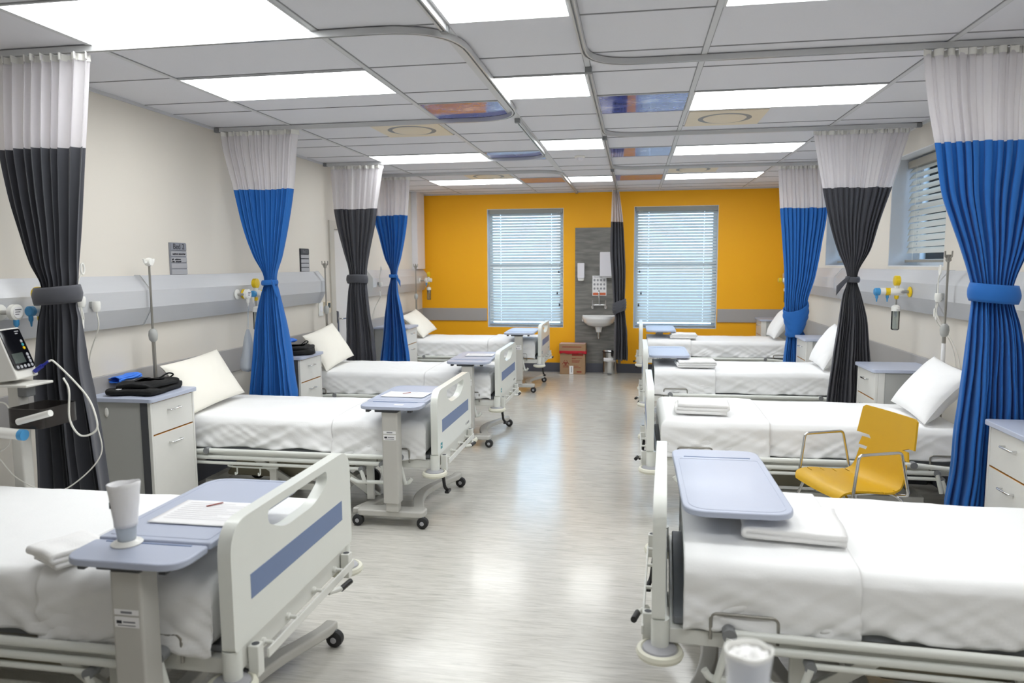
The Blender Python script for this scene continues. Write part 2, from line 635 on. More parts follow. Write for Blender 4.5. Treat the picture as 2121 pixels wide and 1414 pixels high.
# ceiling grid
g = MB()
for x in (-2.72, -1.515, -0.275, 0.352, 1.566):
    g.box(x - .014, x + .014, YB, YF, CE - .006, CE)
g.box(-0.93, -0.87, YB, YF, CE - .006, CE)
g.build('tile_grid_bars', M['tbar'], ceil_o)
g = MB()
ROWL = [-1.6, -1.0, -.4, .2, .6, 1.2, 1.8, 2.2, 2.81, 3.40, 4.06, 4.68, 5.0, 5.6, 6.2, 6.6, 7.22, 7.83, 8.42, 8.8, 9.44, 10.04, 10.63, 11.0]
ROWR = [-1.6, -1.0, -.4, .2, .6, 1.2, 1.8, 2.2, 2.81, 3.40, 4.0, 4.39, 4.985, 5.58, 6.2, 6.63, 7.21, 7.80, 8.42, 8.8, 9.40, 9.99, 10.6, 11.0]
for y in ROWL:
    g.box(X0, -0.90, y - .0035, y + .0035, CE - .004, CE)
for y in ROWR:
    g.box(-0.90, X1, y - .0035, y + .0035, CE - .004, CE)
for x in (-2.72, -1.515, -0.275, 0.352, 1.566):
    for s in (-1, 1):
        g.box(x + s * .016 - .002, x + s * .016 + .002, YB, YF, CE - .004, CE)
g.build('tile_seam_lines', M['tbaredge'], ceil_o)
g = MB()
g.box(X0, X0 + .018, YB, YF, CE - .02, CE)
g.build('edge_trim', M['tbar'], ceil_o)
MB().box(X1 - .018, X1, YB, YF, CE - .02, CE).build('edge_trim', M['tbar'], ceil_o)
MB().box(X0, X1, YF - .018, YF, CE - .02, CE).build('edge_trim', M['tbar'], ceil_o)

# skirting, crash rails, wall board
def skirting(name, pts):
    m = MB().prism(pts, 0, .145, 'xy')
    return structure(m.build(name, M['skirt'], bevel=.004))
skirting('baseboard_far', rect(X0, X1, YF - .016, YF))
skirting('baseboard_left', rect(X0, X0 + .016, YB, DOOR[0] - .1))
skirting('baseboard_left', rect(X0, X0 + .016, DOOR[1] + .1, YF - .02))
skirting('baseboard_right', rect(X1 - .016, X1, YB, YF - .02))
structure(box('trim_1', M['rail'], X0, X0 + .022, YB, 7.70, .79, .99, bevel=.006))
structure(box('trim_2', M['rail'], X0, X0 + .022, 8.74, YF - .025, .79, .99, bevel=.006))
structure(box('trim_3', M['rail'], X0, FW[0][0] - .012, YF - .022, YF, .80, 1.0, bevel=.006))
structure(box('trim_4', M['rail'], FW[1][1] + .012, X1, YF - .022, YF, .80, 1.0, bevel=.006))
structure(box('trim_5', M['rail'], X1 - .022, X1, YB, YF - .025, .74, .94, bevel=.006))
structure(box('trim_6', M['wood'], -0.912, -0.20, YF - .012, YF, .145, 2.243, bevel=.002))
structure(box('trim_7', M['duct'], X0, X0 + .09, 10.82, 11.22, 1.625, CE, bevel=.006))

# door in the beige wall
d = structure(box('door_1', M['door'], X0 - .06, X0 - .012, DOOR[0] + .03, DOOR[1] - .03, .01, DOOR[2] - .03, bevel=.003))
fr = MB().prism([(DOOR[0] - .09, 0), (DOOR[0] + .03, 0), (DOOR[0] + .03, DOOR[2] - .03), (DOOR[1] - .03, DOOR[2] - .03), (DOOR[1] - .03, 0),
                 (DOOR[1] + .09, 0), (DOOR[1] + .09, DOOR[2] + .06), (DOOR[0] - .09, DOOR[2] + .06)], X0 - .03, X0 + .02, 'yz')
fr.build('door_frame', M['doorframe'], d, bevel=.004)
box('lock_plate', M['steel'], X0 - .013, X0 - .006, 7.93, 7.975, .92, 1.16, d, bevel=.002)
MB().tube(bend([(X0 - .01, 7.952, 1.075), (X0 + .045, 7.952, 1.075), (X0 + .045, 8.09, 1.072)], .015), .009).build('door_handle', M['chrome'], d)
box('hinge', M['dkgrey'], X0 - .02, X0 + .024, DOOR[0] + .026, DOOR[0] + .04, 1.03, 1.17, d, bevel=.002)

# windows: frame, bars, panes; blinds are things of their own
def window(name, kind, a0, a1, z0, z1, depth):
    """kind 'far' lies in the orange wall, 'side' in the window wall."""
    if kind == 'far':
        pl, p0, p1 = 'xz', YF + depth, YF + depth + .05
        r0, r1 = YF + .002, YF + depth + .05
    else:
        pl, p0, p1 = 'yz', X1 + depth, X1 + depth + .05
        r0, r1 = X1 + .002, X1 + depth + .05
    outer = rect(a0, a1, z0, z1)
    t = .008
    w = structure(MB().prism(outer, r0, r1, pl, [rect(a0 + t, a1 - t, z0 + t, z1 - t)]).build(name, M['winframe'], flat=True))
    f = .055
    zm = z0 + (z1 - z0) * .52
    fr = MB().prism(rect(a0 + t, a1 - t, z0 + t, z1 - t), p0, p1, pl, [rect(a0 + t + f, a1 - t - f, z0 + t + f, zm - .025), rect(a0 + t + f, a1 - t - f, zm + .025, z1 - t - f)])
    fr.build('window_frame', M['winframe'], w, flat=True)
    MB().prism(rect(a0 + t + f, a1 - t - f, z0 + t + f, zm - .025), p0 + .02, p0 + .026, pl).build('pane', M['glass'], w, flat=True)
    MB().prism(rect(a0 + t + f, a1 - t - f, zm + .025, z1 - t - f), p0 + .02, p0 + .026, pl).build('pane', M['glass'], w, flat=True)
    return w
window('window_1', 'far', *FW[0], *FZ, .12)
window('window_2', 'far', *FW[1], *FZ, .12)
window('window_3', 'side', *RW[0], *RZ, .24)
window('window_4', 'side', *RW[1], *RZ, .24)

def blind(label, width, zb, zt, pitch, tilt_lo, tilt_hi, loc, rz, slat_m, head_m, cords, droop=0.0, group=None, cord_side=1):
    """Local x runs along the blind, +y into the room, z is absolute."""
    t = thing('venetian_blind', label, 'blind', loc, rz, group)
    w = width / 2
    MB().box(-w, w, -.035, .03, zt - .065, zt).build('head_rail', head_m, t, bevel=.004)
    m = MB()
    n = int((zt - .085 - zb - .03) / pitch)
    hw = .027
    for i in range(n):
        z = zt - .085 - pitch * i
        k = i / max(1, n - 1)
        a = tilt_lo + (tilt_hi - tilt_lo) * min(1, k * 1.3) + .05 * nz(i * 3.7, width)
        sag = droop * nz(i * 1.9, 5.1)
        xs = [-w]
        for c in cords:
            xs += [c - .006, c + .006]
        xs.append(w)
        ys = [-1, -.2, .2, 1]
        vv, ff = [], []
        for x in xs:
            for s in ys:
                yy = s * hw
                cv = .004 * (1 - s * s)
                vv.append((x, yy * cos(a) - cv * sin(a) * .3, z - yy * sin(a) + cv * cos(a) + sag * x / w))
        for ix in range(len(xs) - 1):
            for iy in range(3):
                if iy == 1 and ix % 2 == 1:
                    continue
                ff.append((ix * 4 + iy, ix * 4 + iy + 1, (ix + 1) * 4 + iy + 1, (ix + 1) * 4 + iy))
        m.add(vv, ff)
    m.build('slats', slat_m, t, fix=False)
    MB().box(-w, w, -.022, .022, zb, zb + .022).build('bottom_rail', head_m, t, bevel=.004)
    for c in cords:
        MB().box(c - .003, c + .003, .026, .027, zb + .02, zt - .05).build('ladder_cord', M['cord'], t)
    for q, (dx, ln) in enumerate(((.06, .95), (.085, 1.28), (.05, 1.46))):
        x = cord_side * (w - dx)
        zz = max(zt - ln * (zt - zb) / 1.82, zb + .05)
        cc = MB().cyl((x, .034, zt - .05), (x, .034, zz), .0015, n=6).build('pull_cord', M['cord'], t)
        MB().lathe([(.003, 0), (.009, -.012), (.013, -.035), (.009, -.045)], (x, .034, zz), 12).build('tassel', M['dkgrey'], cc)
    return t
blind('pale closed venetian blind in the orange wall between the crash rail and the sink', 1.16, .722, 2.541, .0445, .79, .85,
      (-1.688, YF + .045, 0), pi, M['slat'], M['headrail'], (-.40, .405), cord_side=-1)
blind('pale closed venetian blind in the orange wall on the bedside cabinet side of the sink', 1.20, .722, 2.541, .0445, .80, .86,
      (.613, YF + .045, 0), pi, M['slat'], M['headrail'], (-.415, .41), cord_side=1)
blind('beige venetian blind with uneven slats in the window wall behind the charcoal curtain', 1.16, 1.685, 2.575, .054, .95, 1.2,
      (X1 + .15, 6.50, 0), pi / 2, M['slatwarm'], M['headwarm'], (-.35, .38), droop=.012, cord_side=-1)
blind('beige venetian blind in the window wall glimpsed between the blue and charcoal curtains', 1.16, 1.685, 2.575, .054, .95, 1.2,
      (X1 + .15, 8.72, 0), pi / 2, M['slatwarm'], M['headwarm'], (-.35, .38), droop=.012, cord_side=-1)

# ------------------------------------------------------------------ lit ceiling panels, sky prints, vents, detector
def ceiling_light(label, x0, x1, y0, y1, group='lit ceiling panels'):
    t = thing('ceiling_light', label, 'ceiling light', ((x0 + x1) / 2, (y0 + y1) / 2, CE), 0, group)
    w, h = (x1 - x0) / 2, (y1 - y0) / 2
    MB().box(-w + .008, w - .008, -h + .008, h - .008, -.006, -.001).build('diffuser', M['diffuser'], t)
    MB().prism(rect(-w - .004, w + .004, -h - .004, h + .004), -.008, -.0005, 'xy', [rect(-w + .008, w - .008, -h + .008, h - .008)]).build('light_frame', M['tbar'], t)
    return t
ORD = ['first', 'second', 'third', 'fourth']
for k, y in enumerate((2.815, 4.085, 7.235, 9.45)):
    ceiling_light(f'wide lit ceiling panel over the door-wall beds, {ORD[k]} counted towards the orange wall', -2.706, -1.529, y, y + .576)
for k, y in enumerate((2.82, 4.40, 6.64, 9.42)):
    ceiling_light(f'short lit ceiling panel over the aisle, {ORD[k]} counted towards the orange wall', -.862, -.297, y, y + .576)
for k, y in enumerate((2.82, 4.995, 7.215, 9.405)):
    ceiling_light(f'wide lit ceiling panel over the window-wall beds, {ORD[k]} counted towards the orange wall', .370, 1.552, y, y + .576)
for a, b in ((-.862, -.297), (.370, 1.552)):  # two panels out of view, added to light the near end of the ward
    ceiling_light('unseen added ceiling panel lighting the entrance end, before the first row of panels', a, b, .61, .61 + .576, 'added entrance end ceiling panels')

def sky_panel(label, x0, x1, y0, y1):
    t = thing('sky_print_panel', label, 'ceiling panel', ((x0 + x1) / 2, (y0 + y1) / 2, CE), 0, 'sky print ceiling panels')
    w, h = (x1 - x0) / 2, (y1 - y0) / 2
    MB().box(-w, w, -h, h, -.004, -.0005).build('printed_sheet', M['skyprint'], t)
    MB().prism(rect(-w - .006, w + .006, -h - .006, h + .006), -.006, -.0005, 'xy', [rect(-w, w, -h, h)]).build('panel_frame', M['tbar'], t)
for k, y in enumerate((5.02, 7.24, 9.46)):
    sky_panel(f'glossy sky picture ceiling panel beside the door-wall lights, {ORD[k]} of three towards the orange wall', -1.492, -.94, y, y + .57)
for k, y in enumerate((5.01, 7.24, 9.42)):
    sky_panel(f'glossy sky picture ceiling panel beside the window-wall lights, {ORD[k]} of three towards the orange wall', -.252, .335, y, y + .565)

def air_vent(label, x, y, sx=.565, sy=.56):
    t = thing('ceiling_vent', label, 'air vent', (x, y, CE), 0, 'round ceiling vents')
    MB().prism(rect(-sx / 2, sx / 2, -sy / 2, sy / 2), -.008, -.0005, 'xy', [[(.20 * cos(a * pi / 20), .20 * sin(a * pi / 20)) for a in range(40)]]).build('vent_plate', M['vent'], t, flat=True)
    MB().lathe([(.20, -.008), (.185, .0), (.165, -.002), (.16, -.0005)], n=48).build('vent_gap_shade', M['midgrey'], t)  # flat grey stands in for the shade in the gap round the disc
    MB().lathe([(0.0, -.022), (.11, -.021), (.15, -.016), (.168, -.004), (.15, -.001), (0, -.001)], n=48).build('vent_disc', M['vent'], t)
air_vent('round air vent plate in the ceiling past the second window-side light', .667, 5.915)
air_vent('round air vent plate in the ceiling between the third and fourth window-side lights', .667, 8.98, sy=.36 + .2)
air_vent('round air vent plate in the ceiling by the blue curtain of the second door-wall bed', -1.83, 5.93)
air_vent('round air vent plate in the ceiling just before the fourth door-side light', -1.83, 9.13)

t = thing('smoke_detector', 'small white smoke detector on the ceiling past the third aisle light', 'smoke detector', (-.575, 7.68, CE))
MB().lathe([(.055, 0), (.055, -.014), (.048, -.02), (0, -.02)], n=24).build('base', M['plasticwhite'], t)
MB().lathe([(.034, -.02), (.034, -.034), (.022, -.05), (0, -.052)], n=24).build('sensor_cap', M['lilacwhite'], t)

# ------------------------------------------------------------------ curtain tracks
def track(label, pts, r):
    t = thing('curtain_track', label, 'curtain track', (0, 0, CE - .006), 0, 'ceiling curtain tracks')
    P = bend([(x, y, 0) for x, y in pts], r, 10)
    # rectangular rail swept along the path
    v, f = [], []
    prof = [(-.014, 0), (.014, 0), (.014, -.030), (.005, -.030), (.005, -.012), (-.005, -.012), (-.005, -.030), (-.014, -.030)]
    K = len(prof)
    for i, p in enumerate(P):
        a, b = Vector(P[max(i - 1, 0)]), Vector(P[min(i + 1, len(P) - 1)])
        d = (b - a).normalized()
        nn = Vector((-d.y, d.x, 0))
        for (u, z) in prof:
            q = Vector(p) + nn * u
            v.append((q.x, q.y, z))
    for i in range(len(P) - 1):
        for j in range(K):
            j2 = (j + 1) % K
            f.append((i * K + j, i * K + j2, (i + 1) * K + j2, (i + 1) * K + j))
    f.append(tuple(range(K)))
    f.append(tuple(reversed(range((len(P) - 1) * K, len(P) * K))))
    MB().add(v, f).build('rail', M['alu'], t, angle=30)
    for i, e in ((0, P[0]), (-1, P[-1])):
        MB().box(e[0] - .02, e[0] + .02, e[1] - .02, e[1] + .02, -.033, .0).build('end_cap', M['midgrey'], t, bevel=.003)
    return t
XA, XB = -.272, -.888
WL, WR = X0 + .035, X1 - .035
track('straight curtain track running from the entrance to the first curved track on the door-wall side', [(XB, YB + .1), (XB, 3.42)], .1)
track('U-shaped curtain track round the second door-wall bed', [(WL, 3.39), (XB + .03, 3.39), (XB + .03, 5.54), (WL, 5.54)], .36)
track('curtain track curving to the wall at the third door-wall bed', [(XB - .01, 5.62), (XB - .01, 7.63), (WL, 7.63)], .36)
track('curtain track curving from the door side blue curtain to the orange wall', [(WL, 8.71), (XB, 8.71), (XB, YF - .06)], .36)
track('curtain track bending across above the first window-wall bed', [(XA, YB + .1), (XA, 4.14), (WR, 4.14)], .30)
track('curtain track bending to the window wall beyond the second window-wall bed', [(XA, 4.27), (XA, 6.43), (WR, 6.43)], .30)
track('curtain track bending to the window wall beyond the third window-wall bed', [(XA, 6.54), (XA, 8.63), (WR, 8.63)], .30)
track('straight curtain track ending above the sink at the orange wall', [(XA, 8.74), (XA, YF - .06)], .1)

# ------------------------------------------------------------------ curtains
def interp(keys, z):
    """keys: (z, left, right) from the top down; monotone cubic between them."""
    ks = sorted(keys)
    zs = [k[0] for k in ks]
    if z <= zs[0]:
        return ks[0][1], ks[0][2]
    if z >= zs[-1]:
        return ks[-1][1], ks[-1][2]
    i = max(j for j in range(len(zs) - 1) if zs[j] <= z)
    out = []
    for c in (1, 2):
        h = zs[i + 1] - zs[i]
        d = (ks[i + 1][c] - ks[i][c]) / h
        def slope(j):
            if j <= 0 or j >= len(zs) - 1:
                return d
            a = (ks[j][c] - ks[j - 1][c]) / (zs[j] - zs[j - 1])
            b = (ks[j + 1][c] - ks[j][c]) / (zs[j + 1] - zs[j])
            return 0 if a * b <= 0 else 2 * a * b / (a + b)
        m0, m1 = slope(i), slope(i + 1)
        t = (z - zs[i]) / h
        out.append((2 * t ** 3 - 3 * t ** 2 + 1) * ks[i][c] + (t ** 3 - 2 * t ** 2 + t) * h * m0 + (-2 * t ** 3 + 3 * t ** 2) * ks[i + 1][c] + (t ** 3 - t ** 2) * h * m1)
    return out

def curtain(label, cloth, Y, keys, zb, tie, n=11, seed=0, amp=1.0, ry=.07, group='bedside curtains', tail=0, wrap=False, top=1.0, rise=.012):
    x_mid = (keys[0][1] + keys[0][2]) / 2
    t = thing('hospital_curtain', label, 'curtain', (x_mid, Y, 0), 0, group)
    ztop, zs = 2.754, 2.30
    zt = (tie[0] + tie[1]) / 2
    rnd = random.Random(seed)
    ph = rnd.random() * 6
    def point(s, z):
        xl, xr = interp(keys, z)
        w = xr - xl
        below = max(0.0, min(1, (zt - z) / .5))
        near = math.exp(-((z - zt) / .22) ** 2)
        sw = s + .62 / n * nz(s * n * .5 + seed, seed * 1.7) + .10 / n * nz(s * n * 2, z * .5 + seed)
        a = .042 * (1 - .45 * near) + .020 * below
        a *= .62 + .75 * abs(nz(s * n * .9 + 9, seed + 3 + z * .25))
        a *= amp * (1 - (1 - top) * max(0.0, min(1, (z - 2.0) / .5)))
        y = a * sin(2 * pi * n * sw + ph)
        y += below * .03 * sin(2 * pi * 2.3 * s + ph * 2)
        y += .45 * ry * near * (1 - (2 * s - 1) ** 2) * -1 + .25 * ry * near
        x = xl + w * s + .22 * w / n * sin(4 * pi * n * sw + ph) * (1 - near * .5)
        x += .006 * nz(s * 9 + seed, z * 4) * (.3 + below)
        if z > ztop - .05:
            k = (z - ztop + .05) / .05
            y += k * .011 * sin(2 * pi * n * 3.1 * s + seed + 2 * nz(s * 20, seed))
            x += k * .004 * sin(2 * pi * n * 2.3 * s)
        return x - x_mid, y
    nu = n * 22
    def rows(z0, z1, k):
        return [z0 + (z1 - z0) * i / (k - 1) for i in range(k)]
    def make(name, zl, material, edge=0.0, shift=0.0):
        v, f = [], []
        for z in zl:
            for j in range(nu):
                s = j / (nu - 1)
                zz = z
                if edge and abs(z - zs) < .2:
                    zz = z + edge * nz(s * n * .7 + seed, 1.3) * (1 - abs(z - zs) / .2)
                x, y = point(s, zz)
                v.append((x, y + shift, zz))
        for i in range(len(zl) - 1):
            for j in range(nu - 1):
                f.append((i * nu + j, i * nu + j + 1, (i + 1) * nu + j + 1, (i + 1) * nu + j))
        return MB().add(v, f).build(name, material, t, fix=False, angle=180)
    make('mesh_header', rows(ztop, ztop - .05, 6) + rows(ztop - .06, zs, 16), M['netting'], edge=rise)
    make('cloth_panel', rows(zs, zt + .25, 26) + rows(zt + .235, zt - .35, 40) + rows(zt - .37, zb, 28), cloth, edge=rise)
    # heading tape
    v, f = [], []
    for k, z in enumerate((ztop + .006, ztop - .028)):
        for j in range(nu):
            x, y = point(j / (nu - 1), ztop - .001)
            v.append((x, y - .003, z))
    for j in range(nu - 1):
        f.append((j, j + 1, nu + j + 1, nu + j))
    MB().add(v, f).build('heading_tape', M['plasticwhite'], t, fix=False, angle=180)
    # tieback band
    xl, xr = interp(keys, zt)
    rx, cx = (xr - xl) / 2 + .012, (xl + xr) / 2 - x_mid
    z0, z1 = tie
    def ring(u, w):
        a = 2 * pi * u
        z = z1 + (z0 - z1) * w
        puff = 1 + .10 * sin(pi * w) + .03 * nz(u * 9, w * 3 + seed)
        dz = (z1 - z0) * (.22 * sin(a + seed) if wrap else .10 * sin(a + seed))
        if wrap:
            xa, xb = interp(keys, z + dz)
            rxx, cxx = (xb - xa) / 2 + .012 + .006 * sin(w * 26 + 4 * sin(a)), (xa + xb) / 2 - x_mid
        else:
            rxx, cxx = rx, cx
        return (cxx + rxx * puff * cos(a), ry * puff * sin(a), z + dz)
    tb = MB().grid(ring, 48, 22 if wrap else 7, cu=True).build('tieback', cloth, t, fix=False, solid=.004, angle=180)
    if tail:
        sx = 1 if tail > 0 else -1
        def strip(u, w):
            return (cx + sx * (rx * .7 + abs(tail) * u), -ry * .9 - .01 * sin(3 * u), zt + .015 - .11 * u ** 1.3 - (w - .5) * (.03 + .05 * u))
        MB().grid(strip, 8, 4).build('tie_tail', cloth, tb, fix=False, solid=.003, angle=180)
    return t

curtain('charcoal curtain with white mesh top, tied beside the vital signs monitor', M['greycloth'], 3.39,
  [(2.77, -3.246, -2.729), (2.31, -3.277, -2.788), (2.09, -3.25, -2.819), (1.87, -3.203, -2.849), (1.7, -3.165, -2.877), (1.6, -3.122, -2.893), (1.57, -3.116, -2.901), (1.49, -3.122, -2.907), (1.41, -3.146, -2.891), (1.21, -3.169, -2.883), (1.01, -3.189, -2.854), (0.71, -3.209, -2.821), (0.5, -3.224, -2.801)],
  .30, (1.495, 1.585), n=9, seed=1, ry=.085)
curtain('royal blue curtain with white mesh top, tied behind the hanging plastic bag', M['bluecloth'], 5.54,
  [(2.75, -3.293, -2.666), (2.65, -3.282, -2.682), (2.3, -3.202, -2.725), (2.04, -3.149, -2.774), (1.77, -3.067, -2.839), (1.58, -2.99, -2.897), (1.54, -2.992, -2.894), (1.47, -3.012, -2.88), (1.34, -3.039, -2.856), (1.14, -3.061, -2.822), (0.94, -3.081, -2.797), (0.63, -3.128, -2.767)],
  .30, (1.53, 1.57), n=10, seed=2, ry=.06, tail=.05)
curtain('charcoal curtain with white mesh top, tied in front of the white door', M['greycloth'], 7.63,
  [(2.75, -3.286, -2.707), (2.31, -3.262, -2.779), (2.13, -3.235, -2.805), (1.86, -3.172, -2.868), (1.58, -3.114, -2.914), (1.5, -3.116, -2.916), (1.39, -3.133, -2.908), (1.12, -3.151, -2.873), (1.0, -3.157, -2.853), (0.68, -3.17, -2.825)],
  .30, (1.49, 1.58), n=8, seed=3, ry=.07, amp=.55)
curtain('royal blue curtain with white mesh top, tied before the fourth door-wall bed', M['bluecloth'], 8.71,
  [(2.76, -3.224, -2.746), (2.31, -3.213, -2.78), (2.05, -3.148, -2.817), (1.78, -3.079, -2.873), (1.58, -3.003, -2.927), (1.53, -3.004, -2.928), (1.38, -3.039, -2.919), (1.14, -3.077, -2.875), (0.86, -3.109, -2.834), (0.5, -3.169, -2.788)],
  .30, (1.53, 1.57), n=8, seed=4, ry=.055, tail=.07)
curtain('wide royal blue curtain with white mesh top, tied beside the yellow chair', M['bluecloth'], 4.14,
  [(2.75, 1.434, 2.165), (2.47, 1.475, 2.141), (2.27, 1.516, 2.122), (2.04, 1.559, 2.073), (1.89, 1.614, 2.034), (1.76, 1.667, 2.0), (1.58, 1.733, 1.945), (1.55, 1.741, 1.94), (1.49, 1.745, 1.943), (1.36, 1.738, 1.978), (1.29, 1.735, 1.992), (1.07, 1.722, 2.019), (0.84, 1.708, 2.038), (0.61, 1.7, 2.052), (0.38, 1.679, 2.066)],
  .26, (1.475, 1.57), n=12, seed=5, ry=.085, top=.55)
curtain('charcoal curtain with white mesh top, knotted between two bedside cabinets', M['greycloth'], 6.44,
  [(2.75, 1.444, 2.179), (2.33, 1.521, 2.066), (1.99, 1.595, 1.965), (1.8, 1.655, 1.918), (1.57, 1.746, 1.825), (1.53, 1.748, 1.826), (1.42, 1.718, 1.857), (1.18, 1.689, 1.911), (0.9, 1.657, 1.935), (0.49, 1.615, 1.975)],
  .30, (1.525, 1.57), n=12, seed=6, ry=.05, tail=-.10, amp=.75, top=.55)
curtain('royal blue curtain wrapped round itself low down beside the third window-wall bed', M['bluecloth'], 8.65,
  [(2.76, 1.564, 2.069), (2.29, 1.596, 2.097), (1.9, 1.637, 2.051), (1.53, 1.67, 1.994), (1.25, 1.684, 1.927), (1.12, 1.694, 1.921), (0.93, 1.726, 1.892), (0.84, 1.713, 1.926), (0.56, 1.681, 1.977)],
  .30, (.91, 1.2), n=11, seed=7, ry=.08, wrap=True, amp=.8, top=.6)
curtain('narrow charcoal curtain bundled on the track end beside the sink', M['greycloth'], 10.86,
  [(2.77, -.333, -.242), (2.58, -.338, -.212), (2.29, -.346, -.174), (1.9, -.353, -.149), (1.54, -.332, -.134), (1.13, -.307, -.141), (1.02, -.303, -.139), (0.9, -.281, -.127), (0.63, -.285, -.1), (0.26, -.293, -.089)],
  .26, (.97, 1.14), n=5, seed=8, ry=.10, wrap=True, amp=1.6)

# ------------------------------------------------------------------ bedhead trunking on the side walls
def trunking(label, side, y0, y1, caps):
    """side 'door' is the beige wall, 'window' the wall with the side windows."""
    rz = 0 if side == 'door' else pi
    ym = (y0 + y1) / 2
    t = thing('bedhead_trunking', label, 'wall trunking', (X0 if side == 'door' else X1, ym, 0), rz, 'bedhead trunking units')
    h = (y1 - y0) / 2 - .004
    prof = [(.002, 1.625), (.035, 1.625), (.112, 1.525), (.112, 1.41), (.045, 1.29), (.002, 1.29)]
    MB().prism(prof, -h, h, 'xz').build('casing', M['trunk'], t, flat=True)
    pr2 = [(.002, 1.629), (.036, 1.629), (.1155, 1.527), (.1155, 1.408), (.046, 1.286), (.002, 1.286)]
    for c in caps:
        s = -1 if c == 'n' else 1
        if rz:
            s = -s
        MB().prism(pr2, s * h, s * (h + .0035), 'xz').build('end_plate', M['trunkdark'], t, flat=True)
    return t
trunking('grey bedhead trunking behind the monitor and first charcoal curtain', 'door', -1.0, 4.49, 'f')
trunking('grey bedhead trunking behind the second and third door-wall beds', 'door', 4.50, 7.36, 'nf')
trunking('grey bedhead trunking between the white door and the orange wall', 'door', 8.79, 11.29, 'n')
trunking('grey bedhead trunking behind the wide blue curtain on the window wall', 'window', -1.0, 5.69, 'f')
trunking('grey bedhead trunking under the windows between the charcoal and wide blue curtains', 'window', 5.70, 8.44, 'nf')
trunking('grey bedhead trunking on the window wall running up to the orange wall', 'window', 8.45, 11.29, 'n')

FX0, FX1 = X0 + .114, X1 - .114
def gas_unit(label, loc, rz, parts, jar=True, group='gas outlets with flow meters'):
    """Local +x points out of the wall, y runs along it, the origin lies on the trunking face."""
    t = thing('gas_regulator', label, 'gas regulator', loc, rz, group)
    def disc(name, m, x, y, z, r, d):
        return MB().lathe([(r * .9, 0), (r, .004), (r, d - .004), (r * .86, d), (0, d)], (x, y, z), 24, 'x').build(name, m, t)
    for p in parts:
        k, y = p[0], p[1]
        if k == 'outlet':
            o = disc('wall_outlet', M[p[2]], 0, y, 0, .042, .014)
            MB().lathe([(.012, .012), (.012, .06), (.008, .07)], (0, y, 0), 14, 'x').build('probe', M['steel'], o)
        if k == 'dial':
            o = disc('flow_dial', M['plasticwhite'], .06, y, 0, .042, .035)
            MB().lathe([(.03, .0355), (.03, .037), (0, .037)], (.06, y, 0), 20, 'x').build('dial_face', M['paper'], o)
            for w in range(3):
                MB().box(.0975, .098, y - .02, y + .02 - .008 * w, .012 - .012 * w, .017 - .012 * w).build('dial_print', M['ink'], o)
            MB().lathe([(.014, 0), (.014, -.03), (.006, -.04), (.005, -.065), (0, -.067)], (.08, y, -.036), 12).build('hose_tail', M[p[2]], t)
        if k == 'body':
            MB().lathe([(.026, 0), (.030, .01), (.030, .09), (.024, .10), (0, .10)], (.035, y, 0), 20, 'x').build('regulator_body', M['plasticwhite'], t)
            MB().lathe([(.018, -.03), (.018, .05)], (.085, y, 0), 16).build('neck', M['plasticwhite'], t)
            gg = MB().lathe([(.036, -.018), (.041, -.014), (.041, .018), (.034, .022)], (.085, y, .088), 28, 'x').build('gauge', M['yellow'], t)
            MB().lathe([(.034, .0), (.034, .019), (0, .019)], (.085, y, .088), 24, 'x').build('gauge_face', M['paper'], gg)
            MB().box(.1045, .1055, y - .002, y + .002, .075, .108).build('needle', M['inkdark'], gg)
            MB().lathe([(.017, 0), (.017, -.02), (.012, -.03)], (.085, y, -.03), 14).build('collar', M['yellow'], t)
        if k == 'knob':
            o = MB().lathe([(.024, 0), (.03, .005), (.03, .04), (.024, .046), (0, .046)], (p[3], y, 0), 20, 'x').build('control_knob', M[p[2]], t)
        if k == 'cap':
            MB().lathe([(.021, 0), (.028, .006), (.028, .028), (.020, .034), (0, .034)], (p[3], y, 0), 20, 'y').build('side_knob', M[p[2]], t)
        if k == 'nozzle':
            MB().lathe([(.012, 0), (.012, -.022), (.007, -.03), (.004, -.055), (0, -.057)], (p[3], y, -.026), 12).build('nozzle', M[p[2]], t)
        if k == 'pull':
            disc('terminal', M[p[2]], 0, y, p[3], .038, .012)
    if jar:
        y = [p[1] for p in parts if p[0] == 'body'][0]
        MB().cyl((.085, y, -.055), (.085, y, -.115), .006, n=10).build('stem', M['steel'], t)
        MB().lathe([(.012, -.105), (.03, -.115), (.034, -.125), (.034, -.155)], (.085, y, 0), 24).build('jar_lid', M['plasticwhite'], t)
        MB().cyl((.085, y + .03, -.135), (.085, y + .062, -.130), .007, n=10).build('suction_port', M['plasticwhite'], t)
        MB().lathe([(.031, -.155), (.031, -.30), (.024, -.308), (0, -.308), (0, -.305), (.022, -.304), (.0285, -.298), (.0285, -.155)], (.085, y, 0), 24).build('jar', M['jar'], t)
        MB().cyl((.085, y, -.155), (.085, y, -.20), .010, n=12).build('float_tube', M['lilacwhite'], t)
    return t
ZG = 1.452
gas_unit('white and teal oxygen outlets with yellow cap behind the monitor and charcoal curtain', (FX0, 3.41, ZG), 0,
         [('outlet', -.13, 'plasticwhite'), ('dial', -.11, 'blueplastic'), ('body', .045), ('cap', -.035, 'blueplastic', .085), ('nozzle', -.02, 'blueplastic', .085)], jar=False)
gas_unit('white and yellow gas regulator with clear jar above the hanging plastic bag', (FX0, 5.74, ZG), 0,
         [('outlet', -.16, 'plasticwhite'), ('dial', -.125, 'plasticwhite'), ('outlet', -.055, 'yellow'), ('body', .0), ('cap', -.055, 'blueplastic', .085), ('knob', .055, 'yellow', .07), ('nozzle', -.05, 'plasticwhite', .085)])
